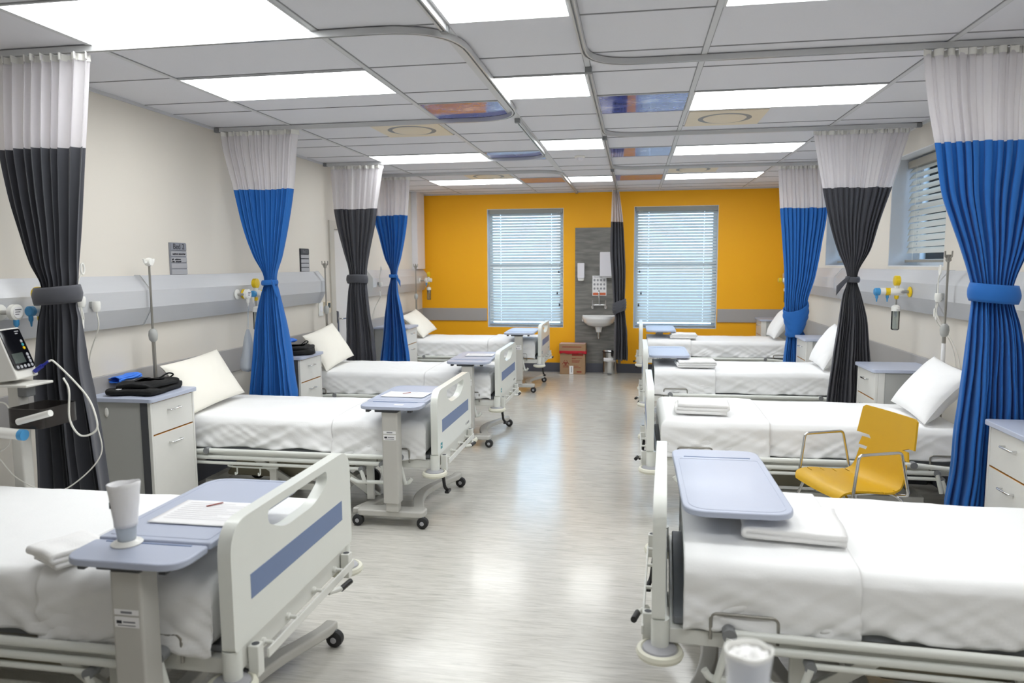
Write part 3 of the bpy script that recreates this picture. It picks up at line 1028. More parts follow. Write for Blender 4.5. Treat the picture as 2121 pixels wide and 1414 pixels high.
gas_unit('gas regulator with yellow gauge beside the orange wall above the fourth door-wall bed', (FX0, 10.98, ZG), 0,
         [('outlet', -.16, 'plasticwhite'), ('dial', -.06, 'blueplastic'), ('body', .05), ('knob', .10, 'yellow', .07)])
gas_unit('yellow and white suction regulator with clear jar below the window-wall blind', (FX1, 6.25, ZG), pi,
         [('outlet', .05, 'yellow'), ('body', .0), ('knob', -.01, 'yellow', .125), ('knob', -.01, 'plasticwhite', .165), ('knob', -.01, 'blueplastic', .205), ('nozzle', -.01, 'blueplastic', .23), ('nozzle', -.012, 'blueplastic', .15)])
gas_unit('gas regulator peeping past the low-wrapped blue curtain beside the orange wall', (FX1, 10.55, ZG), pi,
         [('outlet', .05, 'yellow'), ('body', .0), ('knob', -.01, 'yellow', .145), ('knob', -.055, 'blueplastic', .14)])

def call_cord(label, loc, rz, drop, loops=True, double=True):
    t = thing('call_cord', label, 'call cord', loc, rz, 'nurse call cords')
    MB().lathe([(.022, .012), (.025, .0), (.025, -.03), (.017, -.05), (.012, -.052)], (.03, 0, 0), 18).build('plug', M['plasticwhite'], t)
    MB().box(-.0005, .02, -.02, .02, -.025, .012).build('socket', M['cabside'], t, bevel=.003)
    pts = [(.03, 0, -.05), (.032, .004, -.15), (-.06, .03, -.32), (-.1, .07, -.46), (-.104, .085, -drop)]
    MB().tube(smooth_path(pts), .0038, 8).build('cable', M['cord'], t)
    if double:
        pts = [(.034, -.012, -.04), (.036, -.016, -.17), (-.06, .004, -.33), (-.1, .012, -.47), (-.104, .02, -drop)]
        MB().tube(smooth_path(pts), .0035, 8).build('cable', M['cord'], t)
    if loops:
        pts = [(.03, -.012, .0), (.03, -.016, .09), (.034, .012, .15)]
        MB().tube(smooth_path(pts), .004, 8).build('lead', M['cord'], t)
        q = MB().tube([(.036 + .0 * a, .02 + .014 * cos(a * pi / 6), .175 + .032 * sin(a * pi / 6)) for a in range(12)], .006, 8, closed=True)
        q.build('hand_clip', M['plasticwhite'], t)
        for k in range(3):
            MB().box(.03, .04, -.05 + .02 * k, -.038 + .02 * k, -.16 - .01 * k, -.10 - .012 * k).build('clip', M['plasticwhite'], t, bevel=.003)
    return t
call_cord('white cord with round plug hanging beside the tied charcoal curtain', (FX0, 3.80 + .14, 1.465), 0, .60, loops=False, double=False)
call_cord('white call cord with clips half hidden by the tied charcoal curtain', (FX0, 3.82, 1.50), 0, .62)
call_cord('white call cord and clips at the bare end of the trunking past the door', (FX0, 8.98, 1.46), 0, .60)
call_cord('white call cord and clips between the clear jar and the pole, below the beige blind', (FX1, 5.64 - .06, 1.455), pi, .62)
call_cord('white call cord hanging between the charcoal curtain and the low-wrapped blue curtain', (FX1, 7.72, 1.45), pi, .62)

# bed signs
def bed_sign(label, y, full):
    t = thing('bed_sign', label, 'sign', (X0, y, 0), 0, 'bed signs')
    MB().box(.0005, .012, -.098, .098, 1.626, 1.862).build('back_plate', M['inkdark'] if not full else M['signgrey'], t, bevel=.002)
    zs = [1.806, 1.762, 1.717, 1.672, 1.628]
    ht = [.054, .04, .04, .04, .04]
    mm = [M['signgrey'] if full else M['dkgrey'], M['signlight'], M['signlight'], M['signlight'], M['signlight']]
    for k in range(5):
        s = MB().box(.0125, .016, -.092, .097, zs[k], zs[k] + ht[k] - .003).build('name_strip', mm[k], t, bevel=.001)
    if full:
        text('bed_word', 'Bed', .058, M['inkdark'], t, (.0168, -.022, 1.832), (pi / 2, 0, pi / 2))
        text('bed_number', '2', .058, M['inkdark'], t, (.0168, .056, 1.832), (pi / 2, 0, pi / 2))
        for (z, runs) in ((1.778, ((-.075, -.01), (.0, .075))), (1.738, ((-.085, -.07), (-.05, .015))), (1.722, ((-.08, -.06), (-.04, .02)))):
            for a, b in runs:
                v = []
                pts = [(.0172, a + (b - a) * i / 14, z + .007 * nz(i * 1.7 + a * 90, z * 50)) for i in range(15)]
                MB().tube(pts, .0042, 6).build('pen_mark', M['inkdark'], t)
    else:
        text('bed_word', 'Bed', .045, M['ink'], t, (.0168, -.018, 1.832), (pi / 2, 0, pi / 2))
        text('bed_number', '3', .045, M['ink'], t, (.0168, .044, 1.832), (pi / 2, 0, pi / 2))
    return t
bed_sign('grey bed sign with handwritten names on the beige wall above the second bed', 4.975, True)
bed_sign('small grey bed sign with a dark top strip beside the white door', 7.095, False)

# thermostat and switch by the door
t = thing('wall_control', 'pale wall control box with a small display beside the door lock', 'wall control', (X0, 7.60, 1.225))
MB().box(.0005, .035, -.075, .06, -.06, .065).build('case', M['vent'], t, bevel=.005)
MB().box(.0345, .037, -.02, .045, -.005, .05).build('display', M['lcd'], t, bevel=.001)
t = thing('switch_plate', 'white switch plate under the end of the bedhead trunking', 'switch', (X0, 7.45, 1.215))
MB().box(.0005, .014, -.055, .055, -.075, .075).build('plate', M['plasticwhite'], t, bevel=.003)
MB().box(.0135, .019, -.02, .02, -.03, .03).build('rocker', M['lilacwhite'], t, bevel=.002)

# ------------------------------------------------------------------ hospital beds
BL = 2.06           # head bar to foot board
PROTO = {}
def part(key, make, name, material, parent, **kw):
    """Copies of a part share one mesh."""
    if key in PROTO:
        o = PROTO[key].copy()
        COL.objects.link(o)
        o.parent = parent
        return o
    o = make().build(name, material, parent, **kw)
    PROTO[key] = o
    return o

def footboard_mb():
    out = rounded([(-.485, .455), (.485, .455), (.485, .878), (-.485, .878)], [.02, .02, .11, .11], 10)
    hole = rounded([(-.13, .744), (.13, .744), (.245, .80), (.245, .847), (-.245, .847), (-.245, .80)], [.09, .09, .05, .035, .035, .05], 8)
    return MB().prism(out, 2.014, 2.060, 'yz', [hole])

def fold1(d, r, depth):
    """Developed distance past an edge's start -> (outward, downward)."""
    arc = r * pi / 2
    if d <= 0:
        return d, 0.0
    if d < arc:
        a = d / r
        return r * sin(a), r * (1 - cos(a))
    return r, r + (d - arc)

def draped(x0, x1, hw, ztop, drop, r, nx, ny, seed, lift=0.0, head_drop=0.0, foot_drop=0.0, crease=1.0):
    """A cloth over the mattress, dropping down both long sides and by choice over the ends."""
    arc = r * pi / 2
    def fn(u, w):
        hem = 1 + .10 * nz(u * 6 + seed, 2.2 + seed)
        dl = drop * hem
        tot_y = 2 * (hw - r) + 2 * (arc + dl - r)
        q = -tot_y / 2 + tot_y * w
        sy = 1 if q >= 0 else -1
        oy, dy = fold1(abs(q) - (hw - r), r, dl)
        y = sy * (hw - r + oy)
        h0 = arc + head_drop - r if head_drop else 0
        h1 = arc + foot_drop - r if foot_drop else 0
        L0 = (x0 + r) if head_drop else x0
        L1 = (x1 - r) if foot_drop else x1
        p = L0 - h0 + (L1 - L0 + h0 + h1) * u
        dx = 0
        if p < L0:
            ox, dx = fold1(L0 - p, r, head_drop)
            x = L0 - ox
        elif p > L1:
            ox, dx = fold1(p - L1, r, foot_drop)
            x = L1 + ox
        else:
            x = p
        z = ztop + lift - max(dx, dy)
        # gentle hollows on top, creases low on the sides
        top = max(0.0, 1 - dy / .05)
        z += top * (.007 * nz(x * 2.1 + seed, y * 2.3) + .0035 * nz(x * 6 + seed, y * 5 + 3) + .0016 * nz(x * 15, y * 13 + seed))
        z += top * .010 * (1 - (y / hw) ** 2)
        s = min(1.0, dy / .22)
        if dy > r * .6:
            k = (dy - r * .6)
            wv = nz(x * 5 + dy * 9 * sy + seed, dy * 7) + .6 * nz(x * 13 - dy * 14 + seed * 2, 4 + sy)
            rg = (1 - 2.2 * abs(nz(x * 6 + dy * 13 + seed, dy * 4 + sy * 3))) + .6 * (1 - 2.2 * abs(nz(x * 11 - dy * 19 + seed * 3, dy * 3)))
            y += sy * crease * (.013 * s * wv + .012 * s * nz(x * 2.2 + seed, 9 + sy) + .019 * s * rg)
            z += .006 * s * nz(x * 4 + seed, 7)
        return (x, y, z)
    return MB().grid(fn, nx, ny)

def bed(label, loc, rz, seed, cover=(1.32, 1.968), group='hospital beds', foot=.19, badge=True):
    b = thing('hospital_bed', label, 'hospital bed', loc, rz, group)
    ob = lambda key, mk, name, m, par=b, **kw: part(key, mk, name, m, par, **kw)
    # frame: two long members and two cross members in one ring, and the platform
    ob('frame', lambda: MB().prism(rect(.04, 2.0, -.45, .45), .362, .418, 'xy', [rect(.08, 1.94, -.418, .418)]), 'frame', M['white'], bevel=.005)
    ob('head_bar', lambda: MB().box(.04, .085, -.49, .49, .385, .42), 'head_bar', M['white'], bevel=.005)
    ob('deck', lambda: MB().box(.10, 1.985, -.425, .425, .42, .448), 'deck', M['deck'], bevel=.006)
    # foot board
    fb = ob('footboard', footboard_mb, 'footboard', M['ivory'], bevel=.017, seg=4)
    ob('stripe', lambda: MB().prism(rect(-.375, .385, .588, .673), 2.0595, 2.0612, 'yz'), 'accent_panel', M['stripe'], fb, bevel=.0006)
    if badge:
        ob('logo', lambda: MB().prism(rect(-.42, -.375, .485, .525), 2.0598, 2.0606, 'yz'), 'logo_print', M['teal'], fb)
        ob('logo2', lambda: MB().prism(rect(-.41, -.385, .502, .508), 2.0604, 2.061, 'yz'), 'logo_print', M['paper'], fb)
        for k, (a, c) in enumerate(((.30, .32), (.335, .37), (.38, .405))):
            ob(f'fbtext{k}', lambda: MB().prism(rect(a, c, .487, .503), 2.0598, 2.0606, 'yz'), 'maker_print', M['midgrey'], fb)
    er = ob('end_rail', lambda: MB().box(2.005, 2.05, -.44, .44, .37, .452), 'end_rail', M['white'], bevel=.005)
    for k, y in enumerate((-.12, .10, .30, -.30)):
        ob(f'bolt{k}', lambda: MB().lathe([(.013, 2.05), (.013, 2.06), (.007, 2.064), (.007, 2.09)], (0, y, .40), 12, 'x'), 'bolt', M['white'], er)
    ob('towel_bar', lambda: MB().box(2.088, 2.096, -.34, .42, .366, .40), 'drainage_bar', M['white'], bevel=.002)
    for k, s in enumerate((-1, 1)):
        ob(f'post{k}', lambda: MB().lathe([(.031, .34), (.031, .455)], (2.03, s * .455, 0), 20), 'corner_post', M['ivory'])
        bp = ob(f'bumper{k}', lambda: MB().lathe([(.0, .310), (.055, .312), (.078, .322), (.083, .334), (.078, .346), (.066, .350), (.062, .344), (0, .344)], (2.03, s * .465, 0), 30), 'bumper', M['bump_white'])
        ob(f'bumpercap{k}', lambda: MB().lathe([(.062, .3435), (.058, .352), (.033, .358)], (2.03, s * .465, 0), 30), 'bumper_cap', M['signlight'], bp)
        so = ob(f'socket{k}', lambda: MB().prism(rect(2.055, 2.092, s * .385 - .02, s * .385 + .02), .332, .44, 'xy'), 'pole_socket', M['white'], bevel=.004)
        ob(f'sockethole{k}', lambda: MB().lathe([(0, .4405), (.013, .4408), (.013, .4402)], (2.0735, s * .385, 0), 14), 'socket_mouth', M['dkgrey'], so)
    fp = ob('pedal', lambda: MB().tube(bend([(2.03, -.40, .352), (2.062, -.395, .335), (2.075, -.39, .22), (2.09, -.37, .195)], .02), .011, 10), 'crank_handle', M['black'])
    ob('pedalgrip', lambda: MB().box(2.075, 2.105, -.40, -.33, .180, .198), 'crank_grip', M['black'], fp, bevel=.006)
    rh = ob('release', lambda: MB().cyl((2.08, .18, .355), (2.118, .235, .352), .011, n=12), 'release_lever', M['white'])
    ob('releasegrip', lambda: MB().cyl((2.115, .225, .352), (2.128, .295, .356), .012, n=12), 'lever_grip', M['black'], rh)
    # folded-down side rails
    for k, s in enumerate((-1, 1)):
        y = s * .49
        rail = ob(f'rail{k}', lambda: MB().tube([(.17, y, .412), (.42, y, .434), (.46, y, .436), (1.79, y, .436)], .0155, 14), 'side_rail', M['ivory'])
        ob(f'tube2{k}', lambda: MB().cyl((.31, y, .390), (1.67, y, .390), .0145, n=14), 'rail_tube', M['ivory'], rail)
        ob(f'tube3{k}', lambda: MB().cyl((.28, y, .352), (1.53, y, .352), .011, n=14), 'rail_tube', M['ivory'], rail)
        for q, (x, z, r) in enumerate(((.435, .436, .021), (1.80, .436, .024), (.30, .390, .02), (1.685, .390, .021), (.27, .352, .017), (1.54, .352, .019))):
            ob(f'joint{k}{q}', lambda: MB().cyl((x, y - .021, z), (x, y + .021, z), r, n=18), 'rail_joint', M['midgrey'], rail)
        for q, (xa, za, xb) in enumerate(((1.80, .43, 1.84), (1.685, .385, 1.715), (1.54, .348, 1.565), (.30, .385, .27), (.27, .35, .24))):
            ob(f'arm{k}{q}', lambda: MB().cyl((xa, y + s * .014, za), (xb, y + s * .014, .268), .013, n=12), 'rail_arm', M['ivory'], rail)
        ob(f'foottube{k}', lambda: MB().tube(bend([(1.46, y, .285), (1.50, y, .264), (1.86, y, .27), (1.88, y, .30)], .03), .013, 12), 'rail_foot', M['ivory'], rail)
        for q, (xa, xb) in enumerate(((1.64, 1.86), (.17, .33))):
            ob(f'hoop{k}{q}', lambda: MB().tube(bend([(xa, s * .466, .40), (xa, s * .466, .492), (xb, s * .466, .492), (xb, s * .466, .40)], .022), .006, 10), 'mattress_hoop', M['pole'])
        ob(f'hook{k}', lambda: MB().tube(bend([(.56, s * .458, .325), (.60, s * .458, .318), (.90, s * .458, .318), (.93, s * .458, .325)], .02), .006, 8), 'hook_bar', M['ivory'])
        for q, x in enumerate((.63, .80)):
            ob(f'hookb{k}{q}', lambda: MB().tube(bend([(x, s * .46, .318), (x, s * .46, .275), (x, s * .485, .27), (x, s * .485, .29)], .01), .0055, 8), 'bag_hook', M['ivory'])
    # chassis
    ch = ob('chassis', lambda: MB().prism(rect(.30, 1.35, -.33, .33), .135, .185, 'xy', [rect(.36, 1.29, -.27, .27)]), 'chassis', M['white'], bevel=.006)
    ob('cover', lambda: MB().prism(rounded([(.40, .19), (1.28, .19), (1.22, .33), (.52, .33)], .05), -.24, .24, 'xz'), 'base_cover', M['beige'], ch, bevel=.015)
    for k, s in enumerate((-1, 1)):
        ob(f'lift{k}', lambda: MB().prism([(.60, .36), (.68, .36), (1.02, .15), (.93, .15)], s * .29 - .012, s * .29 + .012, 'xz'), 'lift_arm', M['white'], ch, bevel=.004)
        ob(f'lift2{k}', lambda: MB().prism([(1.22, .36), (1.30, .36), (1.62, .14), (1.54, .13)], s * .36 - .012, s * .36 + .012, 'xz'), 'lift_arm', M['white'], ch, bevel=.004)
        ob(f'leg{k}', lambda: MB().box(1.54, 1.59, s * .40 - .012, s * .40 + .012, .12, .40), 'leg_plate', M['white'], ch, bevel=.004)
        ob(f'leg2{k}', lambda: MB().box(.84, .89, s * .40 - .012, s * .40 + .012, .14, .40), 'leg_plate', M['white'], ch, bevel=.004)
    for k, (x, y) in enumerate(((.34, -.30), (.34, .30), (1.30, -.30), (1.30, .30))):
        cs = ob(f'castor{k}', lambda: MB().box(x - .03, x + .03, y - .028, y + .028, .085, .137), 'castor', M['midgrey'], bevel=.008)
        ob(f'wheel{k}', lambda: MB().lathe([(0, -.021), (.045, -.02), (.06, -.014), (.062, 0), (.06, .014), (.045, .02), (0, .021)], (x + .015, y, .0625), 24, 'y'), 'castor_wheel', M['rubber'], cs)
    # bedding
    mt = ob('mattress', lambda: MB().prism(rounded(rect(.105, 1.945, -.425, .425), .06), .4485, .634, 'xy'), 'mattress', M['mattress'], bevel=.03, seg=4)
    draped(.10, 1.925, .436, .652, .200, .045, 150, 120, seed, head_drop=.18, crease=1.1).build('bottom_sheet', M['sheet'], b, fix=False, angle=180, solid=.003)
    draped(cover[0], cover[1], .452, .656, .236, .055, 70, 120, seed + 31, lift=.008, crease=.9, foot_drop=foot).build('folded_cover', M['sheet'], b, fix=False, angle=180, solid=.005)
    return b

XH = X0 + .08       # head end of the door-wall beds
XHR = 2.15
LB = [2.50, 4.93, 7.06, 10.06]
RB = [2.93, 5.23, 7.51, 10.31]
bed('white hospital bed with a paper cup on its table, first along the door wall', (XH, LB[0], 0), 0, 11, badge=False)
bed('white hospital bed under the handwritten bed sign, behind the cabinet with clothes', (XH, LB[1], 0), 0, 12)
bed('white hospital bed before the white door, third along the door wall', (XH + .01, LB[2], 0), 0, 13)
bed('white hospital bed on the door side standing against the orange end wall', (XH + .02, LB[3], 0), 0, 14)
bed('white hospital bed in front of the yellow chair, first along the window wall', (XHR, RB[0] - .088, 0), pi - .043, 15, cover=(1.38, 1.952), foot=0)
bed('white hospital bed just behind the yellow chair, without a table across it', (XHR, RB[1], 0), pi, 16, cover=(1.28, 1.968), foot=.12)
bed('white hospital bed beside the knotted charcoal curtain, third along the window wall', (XHR, RB[2], 0), pi, 17, cover=(1.38, 1.952), foot=0)
bed('white hospital bed under the window next to the sink corner, fourth along the window wall', (XHR - .02, RB[3], 0), pi, 18, cover=(1.38, 1.952), foot=0)

# ------------------------------------------------------------------ overbed tables
def overbed_table(label, loc, rz, h=.81, L=.78, off=.03, group='overbed tables', leaf_sticker=False):
    """Origin under the middle of the top; the post stands on the -y side, the short leaf lies there too; +x faces the aisle."""
    t = thing('overbed_table', label, 'overbed table', loc, rz, group)
    y0, y1, ys = -L / 2, L / 2, -L / 2 + .165
    w = .20
    mt = MB().prism(rounded(rect(-w, w, ys + .004, y1), [.012, .012, .10, .10], 10), h - .024, h, 'xy').build('table_top', M['lav'], t, bevel=.006, seg=3)
    gr = rounded(rect(-w + .022, w - .022, ys + .03, y1 - .022), [.012, .012, .085, .085], 10)
    gi = rounded(rect(-w + .027, w - .027, ys + .035, y1 - .027), [.012, .012, .08, .08], 10)
    MB().prism(gr, h - .0005, h + .0012, 'xy', [gi]).build('rim_line', M['lav'], mt, flat=True)
    lf = MB().prism(rounded(rect(-w, w, y0, ys - .004), [.11, .11, .012, .012], 10), h - .028, h - .004, 'xy').build('side_leaf', M['lav'], t, bevel=.006, seg=3)
    MB().box(-w + .05, w - .05, ys - .022, ys - .016, h - .0045, h - .0022).build('pencil_groove', M['stripe'], lf)
    if leaf_sticker:
        MB().box(.02, .08, y0 + .05, y0 + .085, h - .0042, h - .0034).build('leaf_sticker', M['paper'], lf)
    for a, b in ((-.155, -.13), (.12, .145)):
        MB().box(a, b, y0 + .02, y0 + .06, h - .046, h - .0285).build('leaf_bracket', M['dkgrey'], t, bevel=.003)
    MB().box(-.10, .05, y0 + max(.0, off), y1 - .20, h - .048, h - .0285).build('top_carrier', M['dkgrey'], t, bevel=.005)
    MB().prism(rounded(rect(-.055, .050, y0 + off, y0 + off + .086), .012), .17, h - .049, 'xy').build('post_sleeve', M['tablegrey'], t, bevel=.003)
    MB().prism(rounded(rect(-.045, .040, y0 + off + .012, y0 + off + .074), .01), .112, .175, 'xy').build('inner_post', M['tablegrey'], t, bevel=.003)
    f0, f1 = y0 + off - .0015, y0 + off - .0002
    s1 = MB().box(-.043, .039, f0, f1, h - .185, h - .168).build('post_sticker', M['paper'], t)
    MB().box(-.021, .017, f0 - .0005, f0 + .0001, h - .18, h - .173).build('sticker_print', M['ink'], s1)
    s2 = MB().box(-.043, .039, f0, f1, h - .225, h - .192).build('post_sticker', M['paper'], t)
    MB().box(-.037, -.019, f0 - .0005, f0 + .0001, h - .213, h - .203).build('sticker_print', M['inkdark'], s2)
    MB().box(-.015, .027, f0 - .0005, f0 + .0001, h - .210, h - .205).build('sticker_print', M['ink'], s2)
    MB().box(-.033, .027, f0 - .0005, f0 + .0001, h - .220, h - .217).build('sticker_print', M['ink'], s2)
    # base: a bar at the post end and two bowed legs under the bed
    def leg(sgn):
        cl, cw = [], []
        for i in range(25):
            u = i / 24
            yy = y0 + .10 + (L + .12) * u
            xx = .155 - .115 * sin(pi * min(1, u * 1.06)) ** 1.2 + .045 * u
            cl.append((sgn * xx, yy))
            cw.append(.042 - .012 * u)
        left = [(x - c, y) for (x, y), c in zip(cl, cw)]
        right = [(x + c, y) for (x, y), c in zip(cl, cw)]
        return left + right[::-1]
    base = MB().prism(rounded(rect(-.25, .20, y0 + .06, y0 + .17), .03), .068, .112, 'xy').build('base_bar', M['tablegrey'], t, bevel=.012, seg=3)
    MB().prism(leg(1), .064, .108, 'xy').build('base_leg', M['tablegrey'], t, bevel=.012, seg=3)
    MB().prism([(x - .10, y) for x, y in leg(-1)], .064, .108, 'xy').build('base_leg', M['tablegrey'], t, bevel=.012, seg=3)
    for x, y in ((.19, y0 + .075), (-.245, y0 + .075), (.225, y0 + L + .19), (-.30, y0 + L + .19)):
        c = MB().lathe([(0, -.024), (.026, -.022), (.036, -.015), (.038, 0), (.036, .015), (.026, .022), (0, .024)], (x, y, .0382), 22, 'y').build('castor', M['rubber'], t)
        MB().lathe([(0, -.0255), (.012, -.0252), (.014, -.0235)], (x, y, .0382), 16, 'y').build('hub_cap', M['signlight'], c)
        MB().cyl((x, y, .06), (x, y, .078), .010, n=10).build('castor_stem', M['midgrey'], c)
    return t
TX = -1.503
overbed_table('lavender overbed table carrying a paper cup and papers', (-1.520, 2.285, 0), 0, .81, L=.84)
overbed_table('lavender overbed table with papers and a white sticker on its leaf', (TX - .012, 4.67, 0), 0, .81, leaf_sticker=True)
overbed_table('lavender overbed table with a single sheet, across the bed before the white door', (TX, 6.78, 0), 0, .81)
overbed_table('lavender overbed table across the bed by the orange wall below the first blind', (TX + .01, 9.69, 0), 0, .80, L=.76)
overbed_table('large lavender overbed table before the yellow chair with nothing on it', (.388, 3.115, 0), pi, .785, L=.93, off=-.03)
overbed_table('empty lavender overbed table across the third bed on the window wall', (.350, 7.69, 0), pi, .785, L=.90, off=.0)
overbed_table('empty lavender overbed table across the bed below the second blind by the sink', (.365, 10.43, 0), pi, .785, L=.86, off=-.065)

# ------------------------------------------------------------------ papers on the tables
def sheet_of_paper(name, label, cat, loc, rz, w, h, seed, lines=True, clip=None, group=None):
    t = thing(name, label, cat, loc, rz, group)
    def fn(u, v):
        x, y = -w / 2 + w * u, -h / 2 + h * v
        return (x, y, .0016 + .0012 * (1 + nz(x * 9 + seed, y * 9)) + .006 * max(0, abs(2 * u - 1) - .85))
    MB().grid(fn, 18, 18).build('sheet', M['paper'], t, fix=False, solid=.0012, angle=180)
    if lines:
        m = MB()
        for k in range(9):
            y = h * (.38 - .085 * k)
            x1 = w * (.40 if k % 3 else .2)
            MB().box(-w * .40, x1, y - .0012, y + .0012, .0052, .0056).build('print_line', M['faint'], t)
    if clip:
        MB().box(clip[0] - .03, clip[0] + .03, clip[1] - .003, clip[1] + .003, .0055, .008, T=Matrix.Rotation(.9, 4, 'Z')).build('pen_mark', M['redink'], t)
    return t
sheet_of_paper('chart_paper', 'white chart papers on the table with the paper cup', 'paper', (-1.490, 2.285, .8120), 0, .30, .235, 1, clip=(.05, .06))
sheet_of_paper('chart_paper', 'white chart sheet on the table of the bed under the handwritten sign', 'paper', (-1.515, 4.665, .8120), -.05, .30, .19, 2, clip=(.02, .03))
sheet_of_paper('chart_paper', 'white sheet on the table across the bed before the door', 'paper', (-1.475, 6.86, .8120), .05, .27, .19, 3)

# ------------------------------------------------------------------ cups
def paper_cup(name, label, loc, r0, r1, h, foot=False, jag=.006):
    t = thing(name, label, 'cup', loc)
    def wall(za, zb, grow=0.0, rag=0.0):
        def fn(u, w):
            a = 2 * pi * u
            rim = zb + rag * (nz(cos(a) * 1.6, sin(a) * 1.6, 4) + .6 * sin(a + 2.4))
            z = za + (rim - za) * w
            rr = r0 + (r1 - r0) * z / h + grow + .0012 * nz(cos(a) * 3, sin(a) * 3, z * 40)
            return (rr * cos(a), rr * sin(a), z)
        return MB().grid(fn, 40, 12, cu=True)
    if foot:
        wall(.012, h * .62).build('clear_cup', M['frosted'], t, fix=False, solid=.002, angle=180)
        wall(h * .30, h, .002, jag).build('paper_liner', M['paper'], t, fix=False, solid=.0016, angle=180)
        MB().lathe([(0, 0), (.046, 0), (.048, .004), (.044, .008), (.026, .014), (.023, .02), (0, .02)], n=36).build('cup_foot', M['plasticwhite'], t)
        MB().box(-r1 * .62, -r1 * .50, -r1 * .74, -r1 * .70, h * .62, h * .72).build('cup_print', M['inkdark'], t)
    else:
        wall(.002, h, 0, jag).build('cup_wall', M['plasticwhite'], t, fix=False, solid=.003, angle=180)
        MB().lathe([(0, 0), (r0, 0), (r0, .003), (0, .003)], n=36).build('cup_base', M['plasticwhite'], t)
        def fn(u, w):
            a = 2 * pi * u
            rr = (r1 - .005) * w
            return (rr * cos(a), rr * sin(a), h - .012 + .012 * nz(rr * 60 * cos(a) + 3, rr * 60 * sin(a)) + .006 * (1 - w))
        MB().grid(fn, 40, 14, cu=True).build('tissue', M['towel'], t, fix=False, angle=180)
    return t
paper_cup('measuring_cup', 'tall white paper cup standing in a clear foot on the table leaf', (-1.588, 2.0, .8065), .024, .046, .20, foot=True)
paper_cup('foam_cup', 'white foam cup before the side rail of the window-side bed nearest the entrance'.replace('nearest the entrance', 'facing the entrance'), (.205, 1.26, .888), .028, .040, .125, jag=.004)
# the table the foam cup stands on, below the frame
overbed_table('overbed table under the foam cup, in front of the first window-wall bed', (.25, .98, 0), 0, .8915, L=.72)

# ------------------------------------------------------------------ pillows
def pillow(label, loc, rz, tilt, w, d, th, seed, roll=0.0, cover='pillow'):
    t = thing('pillow', label, 'pillow', loc, rz, 'bed pillows')
    R = Matrix.Rotation(roll, 4, 'X') @ Matrix.Rotation(-tilt, 4, 'Y')
    def fn(u, v):
        front = u < .5
        s = -1 + 4 * u if front else 3 - 4 * u      # -1..1 across depth on either face
        q = -1 + 2 * v
        pin = 1 - .07 * (1 - abs(s) ** 2.2) * abs(q) ** 3
        x = d / 2 * s * (1 - .06 * (1 - q * q))
        y = w / 2 * q * pin * (1 - .05 * (1 - s * s))
        e = max(0, (1 - abs(s) ** 2.6)) ** .55 * max(0, (1 - abs(q) ** 2.8)) ** .55
        h = th / 2 * e
        wr = .011 * nz(x * 9 + seed, y * 9) + .020 * nz(x * 3.6 + seed, y * 3.4 + 2)
        wr += .006 * nz((x - y) * 16 + seed, (x + y) * 4)
        z = (h if front else -h * .8) + wr * (.25 + .75 * e) * (1 if front else .5)
        p = R @ Vector((x + d / 2, y, z))
        return (p.x, p.y, p.z)
    MB().grid(fn, 72, 60, cu=True).build('pillow_body', M[cover], t, fix=False, angle=180)
    return t
# origin at the foot of the pillow; it leans back towards the wall
PT = pi - radians(58)
pillow('cream pillow propped on the bed under the handwritten bed sign', (-2.985, 4.81, .690), 0, PT, .70, .40, .19, 1, roll=.05)
pillow('cream pillow propped on the bed before the white door', (-2.96, 6.98, .690), 0, PT, .72, .42, .19, 2, roll=.10)
pillow('white pillow on the bed between the door-wall blue curtain and the orange wall', (-2.90, 10.10, .705), 0, PT + .25, .72, .44, .17, 3, roll=.08)
pillow('white pillow propped on the bed behind the yellow chair', (1.80, 5.14, .690), pi, PT + .12, .62, .42, .20, 4, roll=-.06, cover='sheet')
pillow('white pillow half hidden by the knotted charcoal curtain', (1.76, 7.45, .69), pi, PT, .58, .44, .19, 5, roll=-.05, cover='sheet')
pillow('white pillow beside the low-wrapped blue curtain on the fourth window-wall bed', (1.82, 10.24, .69), pi, PT, .56, .44, .19, 6, cover='sheet')

# ------------------------------------------------------------------ folded towels
def folded(name, label, cat, loc, rz, w, d, layers, th, material, seed, group=None, parent=None):
    """A cloth folded over itself several times: one zig-zag strip."""
    t = thing(name, label, cat, loc, rz, group)
    path = []
    r = th / 2
    for k in range(layers):
        z = th * (k + .5)
        xs = [-d / 2 + r, d / 2 - r] if k % 2 == 0 else [d / 2 - r, -d / 2 + r]
        for i in range(13):
            x = xs[0] + (xs[1] - xs[0]) * i / 12
            path.append((x, z))
        if k < layers - 1:
            c = xs[1]
            sg = 1 if xs[1] > 0 else -1
            for i in range(1, 6):
                a = -pi / 2 + pi * i / 6
                path.append((c + sg * r * cos(a), z + r + r * sin(a)))
    n = len(path)
    def fn(u, v):
        i = min(n - 1, int(round(u * (n - 1))))
        x, z = path[i]
        y = -w / 2 + w * v
        e = abs(2 * v - 1)
        zz = z * (1 - .10 * e ** 4) + .0018 * nz(x * 18 + seed, y * 18) * (z / th) + .006 * nz(x * 4 + seed, y * 4 + 8) * (z / (th * layers))
        return (x + .007 * nz(y * 7 + seed, z * 30), y * (1 + .03 * nz(z * 60 + seed, x * 3)), max(zz, r * .8))
    MB().grid(fn, n, 26).build('folded_cloth', material, t, fix=False, solid=th * .86, angle=180)
    return t
folded('folded_towel', 'flat folded white towel under the large empty overbed table', 'towel', (.60, 2.80, .684), pi - .10, .30, .36, 2, .022, M['towel'], 1, 'folded towels')
folded('folded_towel', 'folded white towel on the bed behind the yellow chair', 'towel', (.46, 5.03, .684), pi - .06, .26, .34, 3, .024, M['towel'], 2, 'folded towels')
